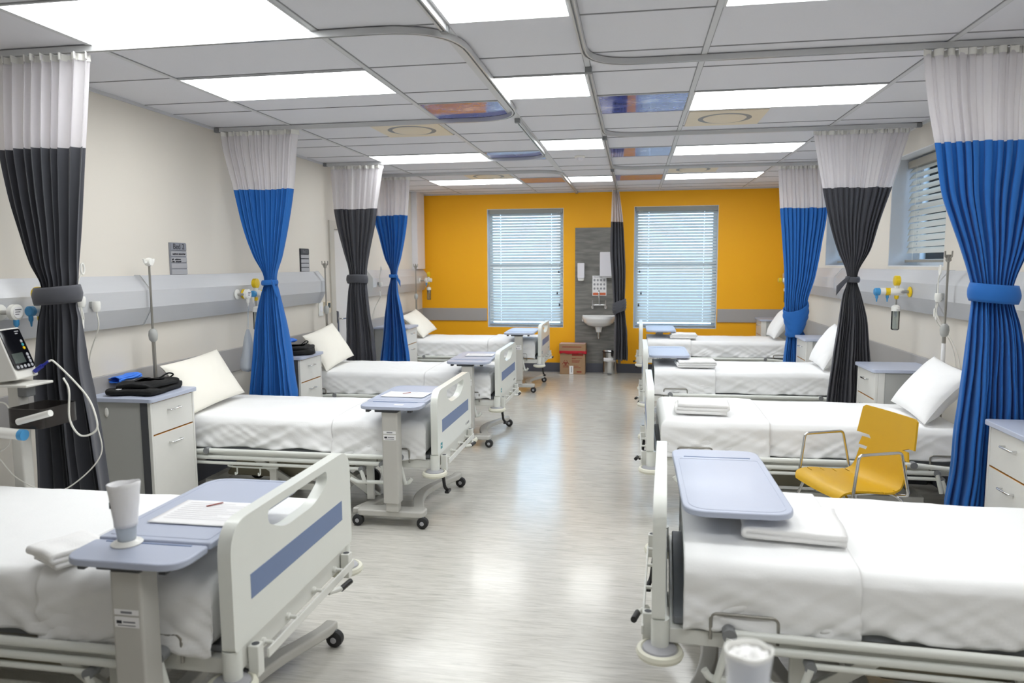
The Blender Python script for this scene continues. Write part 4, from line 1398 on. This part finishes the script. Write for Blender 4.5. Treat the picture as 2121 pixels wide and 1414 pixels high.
folded('folded_towel', 'thick folded white towel on the third window-wall bed beside its table', 'towel', (.60, 7.28, .684), pi + .03, .28, .36, 3, .021, M['towel'], 3, 'folded towels')
folded('folded_towel', 'folded white towel on the fourth window-wall bed below the second blind', 'towel', (.66, 10.1, .684), pi, .28, .34, 3, .021, M['towel'], 4, 'folded towels')
folded('folded_towel', 'crumpled white towel tucked beside the table that holds the paper cup', 'towel', (-1.93, 2.15, .680), 1.15, .17, .19, 3, .020, M['towel'], 5, 'folded towels')

# ------------------------------------------------------------------ bedside cabinets
def cabinet(label, loc, rz, sticker=False, group='bedside cabinets'):
    t = thing('bedside_cabinet', label, 'bedside cabinet', loc, rz, group)
    P = lambda key, mk, name, m, par=t, **kw: part(('cab_s_' if sticker else 'cab_') + key, mk, name, m, par, **kw)
    P('plinth', lambda: MB().box(.03, .40, -.20, .20, 0, .07), 'plinth', M['dkgrey'])
    P('body', lambda: MB().box(.0, .418, -.218, .218, .07, .855), 'body', M['cabside'], bevel=.003)
    for k, s in enumerate((-1, 1)):
        P(f'strip{k}', lambda: MB().box(.372, .4185, s * .2205 - .0045, s * .2205 + .0015, .07, .855), 'corner_strip', M['cabfront'] if sticker else M['dkgrey'])
        P(f'post{k}', lambda: MB().box(.4185, .4405, s * .213 - .009, s * .213 + .009, .07, .855), 'front_post', M['cabfront'], bevel=.003)
        lt = P(f'latch{k}', lambda: MB().blob((.14, s * .2235, .79), (.013, .008, .030)), 'latch', M['plasticwhite'])
    P('top', lambda: MB().prism(rounded(rect(-.008, .462, -.238, .238), [.005, .025, .025, .005]), .856, .882, 'xy'), 'cabinet_top', M['lav'], bevel=.006, seg=3)
    for nm, z0, z1, zh in (('drawer', .652, .848, .782), ('door', .085, .642, .572)):
        e = P(nm + 'e', lambda: MB().box(.419, .4355, -.2035, .2035, z0 - .0025, z1 + .0025), nm, M['edge'])
        P(nm + 'f', lambda: MB().box(.4356, .4385, -.2025, .2025, z0, z1), nm + '_front', M['cabfront'], e, bevel=.0012)
        P(nm + 'h', lambda: MB().tube(bend([(.438, -.055, zh), (.464, -.055, zh), (.464, .055, zh), (.438, .055, zh)], .008), .0055, 10), 'handle', M['chrome'], e)
    if sticker:
        s = P('stick', lambda: MB().box(.285, .365, .2185, .2195, .800, .838), 'sticker', M['paper'])
        for k in range(2):
            P(f'stickp{k}', lambda: MB().box(.292, .358, .2194, .2198, .808 + .014 * k, .814 + .014 * k), 'sticker_print', M['ink'], s)
        P('seam', lambda: MB().box(.02, .368, .218, .2205, .075, .85), 'side_door', M['cabside'], bevel=.002)
    return t
CX = X0 + .026
cabinet('grey bedside cabinet with black and bright blue clothes on top, before the second bed', (CX, 4.165, 0), 0)
cabinet('grey bedside cabinet behind the tied blue curtain with black clothes on top', (CX, 6.19, 0), 0)
cabinet('grey bedside cabinet with an empty top, hidden behind the far door-wall blue curtain', (CX, 9.26, 0), 0)
CXR = X1 - .026
cabinet('white fronted bedside cabinet beside the wide blue curtain and yellow chair', (CXR - .0, 3.79, 0), pi, True)
cabinet('bedside cabinet with a printed sticker standing before the knotted charcoal curtain', (CXR - .0, 6.03, 0), pi, True)
cabinet('bedside cabinet with a sticker in front of the low-wrapped blue curtain', (CXR - .0, 8.30, 0), pi, True)
cabinet('bedside cabinet standing against the orange wall behind the fourth window-wall bed', (CXR - .0, 11.07, 0), pi, True)

# clothes on two of the cabinets
def clothes(label, loc, rz, seed, group='folded black clothes'):
    t = thing('folded_clothes', label, 'clothes', loc, rz, group)
    def slab(cx, cy, z0, a, b, th, sd, ang):
        R = Matrix.Rotation(ang, 3, 'Z')
        def fn(u, v):
            th_ = pi * (.01 + .98 * v)
            ca, sa = cos(2 * pi * u), sin(2 * pi * u)
            px = math.copysign(abs(ca) ** .28, ca) * sin(th_) ** .22
            py = math.copysign(abs(sa) ** .28, sa) * sin(th_) ** .22
            pz = -cos(th_)
            x = a * px * (1 + .14 * nz(px * 1.6 + sd, py * 1.6))
            y = b * py * (1 + .16 * nz(px * 1.6 + sd + 4, py * 1.6))
            z = z0 + th / 2 + th / 2 * math.copysign(abs(pz) ** .6, pz)
            if pz > -.2:
                z += .016 * nz(x * 11 + sd, y * 11) + .009 * nz(x * 26, y * 26 + sd)
            q = R @ Vector((x, y, 0))
            return (cx + q.x, cy + q.y, max(z, z0))
        return MB().grid(fn, 56, 26, cu=True)
    slab(0, 0, .0005, .175, .195, .042, seed, .12).build('trousers', M['blackcloth'], t, fix=False, angle=180)
    slab(.015, .02, .038, .145, .160, .032, seed + 5, -.10).build('shirt', M['blackcloth'], t, fix=False, angle=180)
    MB().tube(smooth_path([(.05, .08, .075), (.085, .12, .102), (.10, .155, .09), (.08, .15, .07)]), .005, 8).build('strap', M['blackcloth'], t)
    MB().box(-.09, -.06, -.165, -.145, .028, .040).build('cloth_tag', M['paper'], t, bevel=.001)
    return t
def blue_cloth(label, loc, rz, seed):
    t = thing('rolled_cloth', label, 'cloth', loc, rz, 'rolled blue cloths')
    def fn(u, v):
        a = 2 * pi * u
        y = -.10 + .20 * v
        r = .026 + .012 * nz(cos(a) * 2 + seed, sin(a) * 2, y * 14) + .006 * sin(v * 9 + seed)
        return (r * 1.5 * cos(a), y + .01 * nz(cos(a), sin(a) + seed), .022 + r * .62 * sin(a) + .010 * v)
    MB().grid(fn, 40, 30, cu=True).build('roll', M['bluebag'], t, fix=False, solid=.003, angle=180)
    return t
clothes('black folded clothes on the cabinet in front of the second bed', (CX + .235, 4.185, .8825), .05, 3)
clothes('black folded clothes half behind the tied blue curtain, on a cabinet', (CX + .27, 6.22, .8825), .3, 7)
blue_cloth('bright blue rolled cloth on the black clothes before the cream pillow', (CX + .048, 4.25, .934), -.12, 1)
blue_cloth('bright blue rolled cloth beside the curtain on the black clothes', (CX + .19, 6.22, .964), -.2, 4)

# ------------------------------------------------------------------ poles at the bed heads
def iv_pole(label, loc, rz, style, z0=.422, top=1.70, knob=1.22):
    t = thing('drip_pole', label, 'drip pole', loc, rz, 'drip poles at the bed heads')
    MB().cyl((0, 0, z0), (0, 0, knob), .0125, n=14).build('lower_tube', M['pole'], t)
    MB().cyl((0, 0, knob), (0, 0, top), .0075, n=12).build('upper_rod', M['pole'], t)
    MB().lathe([(.014, knob - .045), (.026, knob - .03), (.030, knob), (.026, knob + .03), (.012, knob + .045)], n=18).build('clamp_knob', M['cabside'], t)
    if style == 'round':
        MB().lathe([(.0, -.022), (.024, -.020), (.030, 0), (.024, .020), (0, .022)], (0, 0, top + .012), 20, 'x').build('hook_head', M['plasticwhite'], t)
        for s in (-1, 1):
            MB().tube(bend([(.0, s * .02, top + .012), (.0, s * .045, top + .006), (.0, s * .052, top + .034)], .01), .007, 8).build('hook', M['plasticwhite'], t)
    else:
        MB().lathe([(.009, top - .03), (.018, top - .02), (.018, top + .02), (.0, top + .022)], n=16).build('hook_head', M['pole'], t)
        for k in range(4):
            a = pi / 2 * k + .4
            c, s = cos(a), sin(a)
            MB().tube(bend([(.012 * c, .012 * s, top + .0), (.028 * c, .028 * s, top + .005), (.03 * c, .03 * s, top + .045)], .008), .005, 8).build('hook', M['pole'], t)
    if style == 'label':
        MB().lathe([(.0132, .98), (.0134, .98), (.0134, 1.13), (.0132, 1.13)], n=14).build('pole_sticker', M['paper'], t)
    return t
iv_pole('steel drip pole with a round white head beside the handwritten bed sign', (XH + .062, 4.455, 0), 0, 'round', top=1.705)
iv_pole('steel drip pole in front of the trunking end beside the white door', (XH + .072, 7.27, 0), 0, 'hooks', top=1.69)
iv_pole('steel drip pole before the trunking next to the orange wall', (XH + .082, 10.47, 0), 0, 'hooks', top=1.66)
iv_pole('steel drip pole with a sticker beside the wide blue curtain on the window wall', (XHR - .048, 5.385, 0), pi, 'label', top=1.715)

# hanging bag under the regulator
t = thing('plastic_bag', 'translucent grey plastic bag hanging below the gas regulator', 'bag', (FX0 + .10, 5.560, 0), 0)
def bagfn(u, v):
    a = 2 * pi * u
    z = 1.165 - .355 * v
    r = .012 + .060 * min(1, v * 1.5) ** .8
    if v > .88:
        r *= sqrt(max(0.0, 1 - ((v - .88) / .12) ** 2)) * .98 + .02
    r *= 1 + .14 * nz(cos(a) * 1.6, sin(a) * 1.6, v * 3)
    return (r * .75 * cos(a), r * 1.0 * sin(a) - .02 * v, z)
MB().grid(bagfn, 40, 36, cu=True).build('bag_body', M['bag'], t, fix=False, angle=180)
MB().tube([(.0, .012, 1.17), (-.002, .022, 1.30), (0, .035, 1.36)], .0022, 6).build('bag_handle', M['bag'], t)
MB().tube([(.0, -.012, 1.17), (.002, .004, 1.30), (0, .03, 1.36)], .0022, 6).build('bag_handle', M['bag'], t)

# ------------------------------------------------------------------ vital signs monitor on its stand
MX, MY = -3.015, 3.10
st = thing('monitor_stand', 'white wheeled stand with a smoked basket, holding the vital signs monitor', 'monitor stand', (MX, MY, 0), .0)
MB().prism(rounded(rect(-.032, .032, -.032, .032), .012), .10, 1.105, 'xy').build('post', M['monbody'], st, bevel=.003)
for k in range(5):
    a = 2 * pi * k / 5 + .3
    c, s = cos(a), sin(a)
    lg = MB().tube([(.02 * c, .02 * s, .10), (.20 * c, .20 * s, .075)], [.026, .018], 12).build('base_leg', M['monbody'], st)
    MB().lathe([(0, -.012), (.03, -.011), (.034, 0), (.03, .011), (0, .012)], (.20 * c, .20 * s, .034), 18, 'y').build('castor_wheel', M['rubber'], lg)
MB().box(-.10, .13, -.085, .085, 1.106, 1.120).build('tray', M['monbody'], st, bevel=.005)
MB().box(.02, .075, -.03, .03, 1.05, 1.106).build('tray_clamp', M['midgrey'], st, bevel=.006)
bk = MB()
out = rounded(rect(.036, .235, -.12, .12), .04)
inn = rounded(rect(.042, .229, -.114, .114), .036)
bk.prism(out, .915, 1.01, 'xy', [inn])
bk.prism(inn, .915, .921, 'xy')
bs = bk.build('basket', M['smoked'], st, angle=40)
MB().cyl((.12, -.135, .952), (.30, -.135, 1.0), .016, n=14).build('basket_handle', M['plasticwhite'], st)
MB().cyl((-.02, -.155, .905), (.15, -.155, .895), .026, n=16).build('probe_holder', M['plasticwhite'], st)
MB().cyl((.145, -.155, .8953), (.170, -.155, .894), .0265, n=16).build('probe_cap', M['blueplastic'], st)
mo = thing('vital_signs_monitor', 'white vital signs monitor with a black face, blue plug and cable', 'monitor', (MX + .0, MY, 1.1205), radians(12))
TL = Matrix.Rotation(radians(-20), 4, 'Y')
def mbox(name, m, x0, x1, y0, y1, z0, z1, par=mo, **kw):
    return MB().box(x0, x1, y0, y1, z0, z1, T=TL).build(name, m, par, **kw)
MB().prism(rounded([(-.075, .035), (.062, .0), (.068, .262), (-.055, .25)], .012), -.085, .085, 'xz', T=TL).build('case', M['monbody'], mo, bevel=.008, seg=3)
MB().prism(rounded(rect(-.078, .078, .045, .252), [.03, .03, .012, .012]), .066, .0705, 'yz', T=TL).build('face_panel', M['screen'], mo, bevel=.001)
mbox('lcd_window', M['lcd'], .0702, .0715, -.062, .022, .078, .13, bevel=.0005)
for k in range(5):
    MB().lathe([(.0085, .0702), (.0085, .0728), (0, .073)], (0, -.058 + .028 * k, .060), 14, 'x', T=TL).build('button', M['signlight'], mo)
for k in range(3):
    MB().lathe([(.0085, .0702), (.0085, .0728), (0, .073)], (0, .052, .080 + .018 * k), 14, 'x', T=TL).build('button', M['signlight'], mo)
for k, mm in enumerate(('vent', 'teal', 'signlight')):
    MB().lathe([(.008, .0702), (.008, .0728), (0, .073)], (0, .05, .150 + .018 * k), 14, 'x', T=TL).build('button', M['yellow'] if k == 0 else M[mm], mo)
for k in range(2):
    mbox('maker_print', M['signlight'], .0705, .0712, .03, .062 - .012 * k, .236 - .011 * k, .241 - .011 * k)
MB().cyl((.07, .05, .022), (.115, .055, .036), .011, n=12, T=TL).build('plug', M['navy'], mo)
MB().cyl((.115, .055, .036), (.15, .058, .046), .0065, n=10, T=TL).build('plug', M['navy'], mo)
e = TL @ Vector((.15, .058, .046))
cab = [(e.x, e.y, e.z), (e.x + .035, e.y, e.z - .01), (.33, .0, -.07), (.40, -.05, -.19), (.39, -.06, -.245), (.32, -.06, -.26), (.27, -.05, -.18), (.265, -.03, -.04), (.22, .01, .015)]
MB().tube(smooth_path(cab, 8), .0048, 8).build('cable', M['cord'], mo)
cab2 = [(.40, -.052, -.20), (.41, -.05, -.36), (.28, -.05, -.50), (.16, -.06, -.545), (.02, -.08, -.47), (-.05, -.10, -.36)]
MB().tube(smooth_path(cab2, 8), .0032, 8).build('cable', M['cord'], mo)
co = thing('coiled_tubing', 'coil of cream tubing hanging on the monitor stand post', 'tubing', (MX - .085, MY - .06, .97), 0)
pts = []
for i in range(100):
    a = 2 * pi * i / 20
    pts.append((-.03 + .05 * cos(a), -.005 - .0009 * i, .085 * sin(a)))
MB().tube(pts, .006, 8).build('coil', M['cord'], co)
MB().tube(smooth_path([(-.02, -.015, .05), (.08, -.02, .06), (.115, -.022, .0), (.10, -.022, -.13), (.03, -.02, -.19)]), .0035, 8).build('loose_end', M['cord'], co)

# ------------------------------------------------------------------ yellow chair
ch = thing('plastic_chair', 'mustard yellow slotted shell chair with chrome legs and arms', 'chair', (1.232, 4.272, 0), radians(198.5))
prof = [(.222, .415), (.212, .440), (.185, .455), (.12, .460), (.04, .452), (-.05, .442), (-.105, .446), (-.145, .468), (-.168, .510), (-.180, .565), (-.193, .640), (-.205, .72), (-.222, .845)]
PP = [(p[0], p[2]) for p in smooth_path([(x, 0, z) for x, z in prof], 12)]
S = [0.0]
for i in range(1, len(PP)):
    S.append(S[-1] + sqrt((PP[i][0] - PP[i - 1][0]) ** 2 + (PP[i][1] - PP[i - 1][1]) ** 2))
TOT = S[-1]
def at(s):
    for i in range(1, len(S)):
        if S[i] >= s:
            t_ = (s - S[i - 1]) / (S[i] - S[i - 1])
            return PP[i - 1][0] + (PP[i][0] - PP[i - 1][0]) * t_, PP[i - 1][1] + (PP[i][1] - PP[i - 1][1]) * t_
    return PP[-1]
# bands: (start, end, half width at the start, at the end); a slot parts each pair at both sides
def s_of(z):
    return min((abs(PP[i][1] - z), S[i]) for i in range(len(PP)) if PP[i][0] < -.15)[1]
z1, z2 = s_of(.598), s_of(.672)
bands = [(0, .105, .228, .24), (.105, .185, .24, .242), (.185, .265, .24, .24), (.265, .345, .24, .235), (.345, z1, .228, .200), (z1, z2, .212, .195), (z2, TOT, .245, .228)]
NY = 24
v, f = [], []
def row(s, ha, hb, d0, d1):
    """One line across the shell; d0 and d1 are the slot depths of the two sides."""
    x, z = at(min(max(s, 0), TOT))
    r = []
    ys = [-ha, -ha + d0] + [(-ha + d0) + (ha + hb - d0 - d1) * j / (NY - 3) for j in range(1, NY - 3)] + [hb - d1, hb]
    for y in ys:
        bow = .011 * (y / .24) ** 2
        v.append((x + (bow if z > .47 else 0), y, z + (0 if z > .47 else bow)))
        r.append(len(v) - 1)
    return r
prev = None
for bi, (sa, sb, ha, hb) in enumerate(bands):
    back0, back1 = bi >= 5, bi >= 4
    a0 = sa + (0 if bi == 0 else .010 if back0 else .0035)
    b0 = sb - (0 if bi == len(bands) - 1 else .010 if back1 else .0035)
    n = max(4, int((b0 - a0) / .012))
    rows_ = []
    for i in range(n + 1):
        u = i / n
        hw = ha + (hb - ha) * u
        if bi == 0:
            hw *= 1 - .10 * (1 - min(1, u * 2.2)) ** 2
        if bi == len(bands) - 1:
            hw -= .022 * max(0, (u - .9) / .1) ** 2
        d0 = .105 if bi == 6 else .075 if bi == 5 else .055
        d1 = .045 if bi >= 5 else .022
        rows_.append(row(a0 + (b0 - a0) * u, hw, hw, d0, d1))
    if prev is not None:
        for j in range(1, len(prev) - 2):
            f.append((prev[j], prev[j + 1], rows_[0][j + 1], rows_[0][j]))
    for p, q in zip(rows_, rows_[1:]):
        for j in range(len(p) - 1):
            f.append((p[j], p[j + 1], q[j + 1], q[j]))
    prev = rows_[-1]
MB().add(v, f).build('seat_shell', M['yellowchair'], ch, solid=.011, bevel=.003, angle=60)
for s in (-1, 1):
    y = s * .258
    arm = bend([(.155, s * .215, .425), (.175, y, .428), (.145, y, .675), (-.10, y, .680), (-.155, y, .44), (-.14, s * .20, .425)], .022, 7)
    MB().tube(arm, .0085, 12).build('armrest', M['chrome'], ch)
    MB().tube(bend([(.145, s * .14, .432), (.165, s * .205, .425), (.20, s * .235, .30), (.225, s * .25, .005)], .05, 8), .0085, 12).build('leg', M['chrome'], ch)
    MB().tube(bend([(-.10, s * .14, .428), (-.145, s * .205, .418), (-.19, s * .235, .30), (-.235, s * .25, .005)], .05, 8), .0085, 12).build('leg', M['chrome'], ch)
MB().box(-.11, .15, -.15, .15, .420, .431).build('seat_plate', M['chrome'], ch, bevel=.003)

# ------------------------------------------------------------------ sink wall
SX = -.536
t = thing('wash_basin', 'white ceramic wash basin hung on the grey wood wall board', 'wash basin', (SX, YF - .012, 0), 0)
def basin(u, v):
    # u round the half-round plan, v from the drain inside over the rim to the underside
    a = pi + pi * u            # front half, from -x over -y to +x
    prof_b = [(.10, .800), (.55, .792), (.80, .83), (.90, .888), (.955, .900), (1.0, .896), (1.0, .865), (.90, .80), (.72, .755), (.42, .725), (.15, .722)]
    k = v * (len(prof_b) - 1)
    i = min(int(k), len(prof_b) - 2)
    tt = k - i
    rr = prof_b[i][0] * (1 - tt) + prof_b[i + 1][0] * tt
    zz = prof_b[i][1] * (1 - tt) + prof_b[i + 1][1] * tt
    ca, sa = cos(a), sin(a)
    ex = math.copysign(abs(ca) ** .7, ca)
    ey = -abs(sa) ** .7
    return (.262 * rr * ex, .40 * rr * ey - .005, zz)
b = MB().grid(basin, 40, 45)
b.build('bowl', M['ceramic'], t, angle=60)
MB().box(-.262, .262, -.07, -.001, .80, .902).build('back_ledge', M['ceramic'], t, bevel=.012, seg=3)
MB().lathe([(.04, .65), (.05, .70), (.06, .735), (0, .735)], (0, -.15, 0), 20).build('waste_cover', M['ceramic'], t)
MB().tube(bend([(0, -.15, .66), (0, -.15, .555), (0, -.09, .535), (0, -.09, .60), (0, -.002, .61)], .03), .019, 14).build('trap', M['chrome'], t)
t = thing('wall_tap', 'chrome wall mixer tap with two handles above the basin', 'tap', (SX, YF - .012, 1.06), 0)
MB().cyl((-.10, -.045, .0), (.10, -.045, .0), .013, n=14).build('body', M['chrome'], t)
for s in (-1, 1):
    MB().cyl((s * .09, -.001, 0), (s * .09, -.06, 0), .016, n=14).build('wall_union', M['chrome'], t)
    h = MB().lathe([(.012, 0), (.024, -.012), (.026, -.04), (.016, -.06), (0, -.062)], (s * .10, -.06, 0), 18).build('tap_handle', M['chrome'], t)
    MB().tube([(s * .10, -.06, 0), (s * .10, -.06, .075)], .009, 10).build('stem', M['chrome'], h)
MB().tube(bend([(0, -.045, 0), (0, -.045, .225), (0, -.15, .225), (0, -.16, .12)], .05, 8), .010, 12).build('spout', M['chrome'], t)
t = thing('soap_dispenser', 'small white soap dispenser on the grey wood board', 'soap dispenser', (-.816, YF - .012, 1.57), 0)
MB().prism(rounded(rect(-.053, .053, -.10, .135), [.02, .02, .012, .012]), -.10, -.001, 'xz').build('case', M['lilacwhite'], t, bevel=.010, seg=3)
MB().prism(rounded(rect(-.046, .046, -.138, -.095), [.02, .02, .004, .004]), -.085, -.012, 'xz').build('push_lever', M['plasticwhite'], t, bevel=.008)
t = thing('towel_dispenser', 'white paper towel dispenser partly behind the bundled curtain', 'towel dispenser', (-.397, YF - .012, 1.69), 0)
MB().prism(rounded(rect(-.13, .13, -.19, .18), .02), -.13, -.001, 'xz').build('case', M['lilacwhite'], t, bevel=.012, seg=3)
MB().box(-.095, .10, -.10, -.03, -.212, -.191).build('paper_tongue', M['paper'], t, bevel=.003)
t = thing('handwash_poster', 'small handwashing poster with an orange foot above the tap', 'poster', (SX, YF - .012, 1.355), 0)
MB().box(-.108, .108, -.003, -.0005, -.155, .155).build('poster_sheet', M['paper'], t)
MB().box(-.098, .098, -.0036, -.003, -.145, -.108).build('orange_band', mat('orange print', (222, 112, 70), .7), t)
text('poster_title', 'How to Handwash', .024, M['inkdark'], t, (0, -.0038, .134), (pi / 2, 0, 0))
for r in range(3):
    for c in range(4):
        x, z = -.075 + .05 * c, .085 - .065 * r
        MB().prism([(x + .016 * cos(a * pi / 6), z + .02 * sin(a * pi / 6)) for a in range(12)], -.0036, -.003, 'xz').build('picture_mark', M['signlight'], t)
        MB().box(x - .01, x + .008, -.0042, -.0035, z - .004, z + .005).build('picture_mark', M['ink'], t)

# ------------------------------------------------------------------ waste box and bin
t = thing('waste_box', 'brown cardboard clinical waste box with a red liner by the sink board', 'box', (-.928, 11.10 + .085, 0), 0, None)
MB().box(-.195, .192, -.115, .10, .0, .355).build('box_body', M['card'], t, bevel=.003)
def linr(u, w):
    a = 2 * pi * u
    ca, sa = cos(a), sin(a)
    x = .203 * math.copysign(min(1, abs(ca) * 1.35), ca) + .004 * nz(a * 5, w * 3)
    y = .118 * math.copysign(min(1, abs(sa) * 1.35), sa) - .008 + .004 * nz(a * 7, w * 3 + 2)
    return (x + (.012 if x > .15 else 0) * w, y - .004, .366 - .045 * w * (1 + .4 * nz(a * 3, 7)))
MB().grid(linr, 64, 6, cu=True).build('liner_edge', M['red'], t, fix=False, solid=.003, angle=60)
lid = MB().box(-.205, .200, -.122, .105, .362, .470).build('lid', M['card'], t, bevel=.003)
MB().box(-.196, .190, -.114, .098, .4702, .4716).build('lid_top', M['cardpink'], lid)
MB().box(.0, .17, .02, .05, .4716, .4726).build('lid_slot', M['redink'], lid)
MB().box(-.16, .135, -.1228, -.1218, .418, .430).build('lid_print', M['redink'], lid)
MB().box(-.01, .165, -.1162, -.1148, .283, .322).build('printed_block', M['redink'], t)
for a, bb, z in ((-.01, .145, .248), (-.01, .05, .238), (-.01, .115, .212), (-.01, .11, .198), (-.01, .10, .184), (.02, .09, .125), (.02, .125, .100)):
    MB().box(a, bb, -.1160, -.1148, z, z + .006).build('print_line', M['redink'], t)
MB().box(.065, .14, -.1160, -.1148, .030, .048).build('print_line', M['redink'], t)
# biohazard sign: three open rings about a centre
for k in range(3):
    a0 = pi / 2 + 2 * pi * k / 3
    cx_, cz_ = -.105 + .024 * cos(a0), .168 + .024 * sin(a0)
    pts = []
    for i in range(15):
        an = a0 + .45 + (2 * pi - .9) * i / 14
        pts.append((cx_ + .027 * cos(an), -.1155, cz_ + .027 * sin(an)))
    MB().tube(pts, .0035, 6).build('hazard_sign', M['redink'], t)
MB().tube([(-.105 + .02 * cos(i * pi / 8), -.1155, .168 + .02 * sin(i * pi / 8)) for i in range(16)], .0025, 6, closed=True).build('hazard_sign', M['redink'], t)
MB().box(-.15, -.06, -.116, -.1148, .108, .116).build('print_line', M['redink'], t)
MB().box(-.048, .012, -.1165, -.1148, .004, .13).build('tape_label', M['paper'], t)
MB().box(-.022, -.012, -.1170, -.1163, .03, .115).build('tape_print', M['ink'], t)
t = thing('pedal_bin', 'polished steel pedal bin with a white label under the basin', 'bin', (-.358, 11.165, 0), 0)
MB().lathe([(.116, 0), (.120, .008), (.120, .02), (.117, .022), (.117, .345), (.112, .35), (0, .35)], n=40).build('bin_body', M['chrome'], t)
MB().lathe([(.120, .351), (.122, .362), (.112, .382), (.06, .398), (0, .402)], n=40).build('bin_lid', M['chrome'], t)
MB().lathe([(.1215, .348), (.1225, .350), (.1225, .358), (.1215, .360)], n=40).build('lid_band', M['black'], t)
v, f = [], []
for i in range(15):
    a = -pi / 2 - .95 + 1.7 * i / 14
    for z in (.205, .262):
        v.append((.1178 * cos(a), .1178 * sin(a), z))
for i in range(14):
    f.append((2 * i, 2 * i + 2, 2 * i + 3, 2 * i + 1))
MB().add(v, f).build('bin_label', M['paper'], t, fix=False, solid=.0008)
MB().box(-.04, .03, -.150, -.112, .018, .030).build('pedal', M['dkgrey'], t, bevel=.004)

# last checks on object properties: every top-level thing carries its label and its category
for o in list(bpy.data.objects):
    if o.parent is None and o.type in ('EMPTY', 'MESH') and 'label' not in o and o.get('kind') != 'structure':
        print('no label:', o.name)
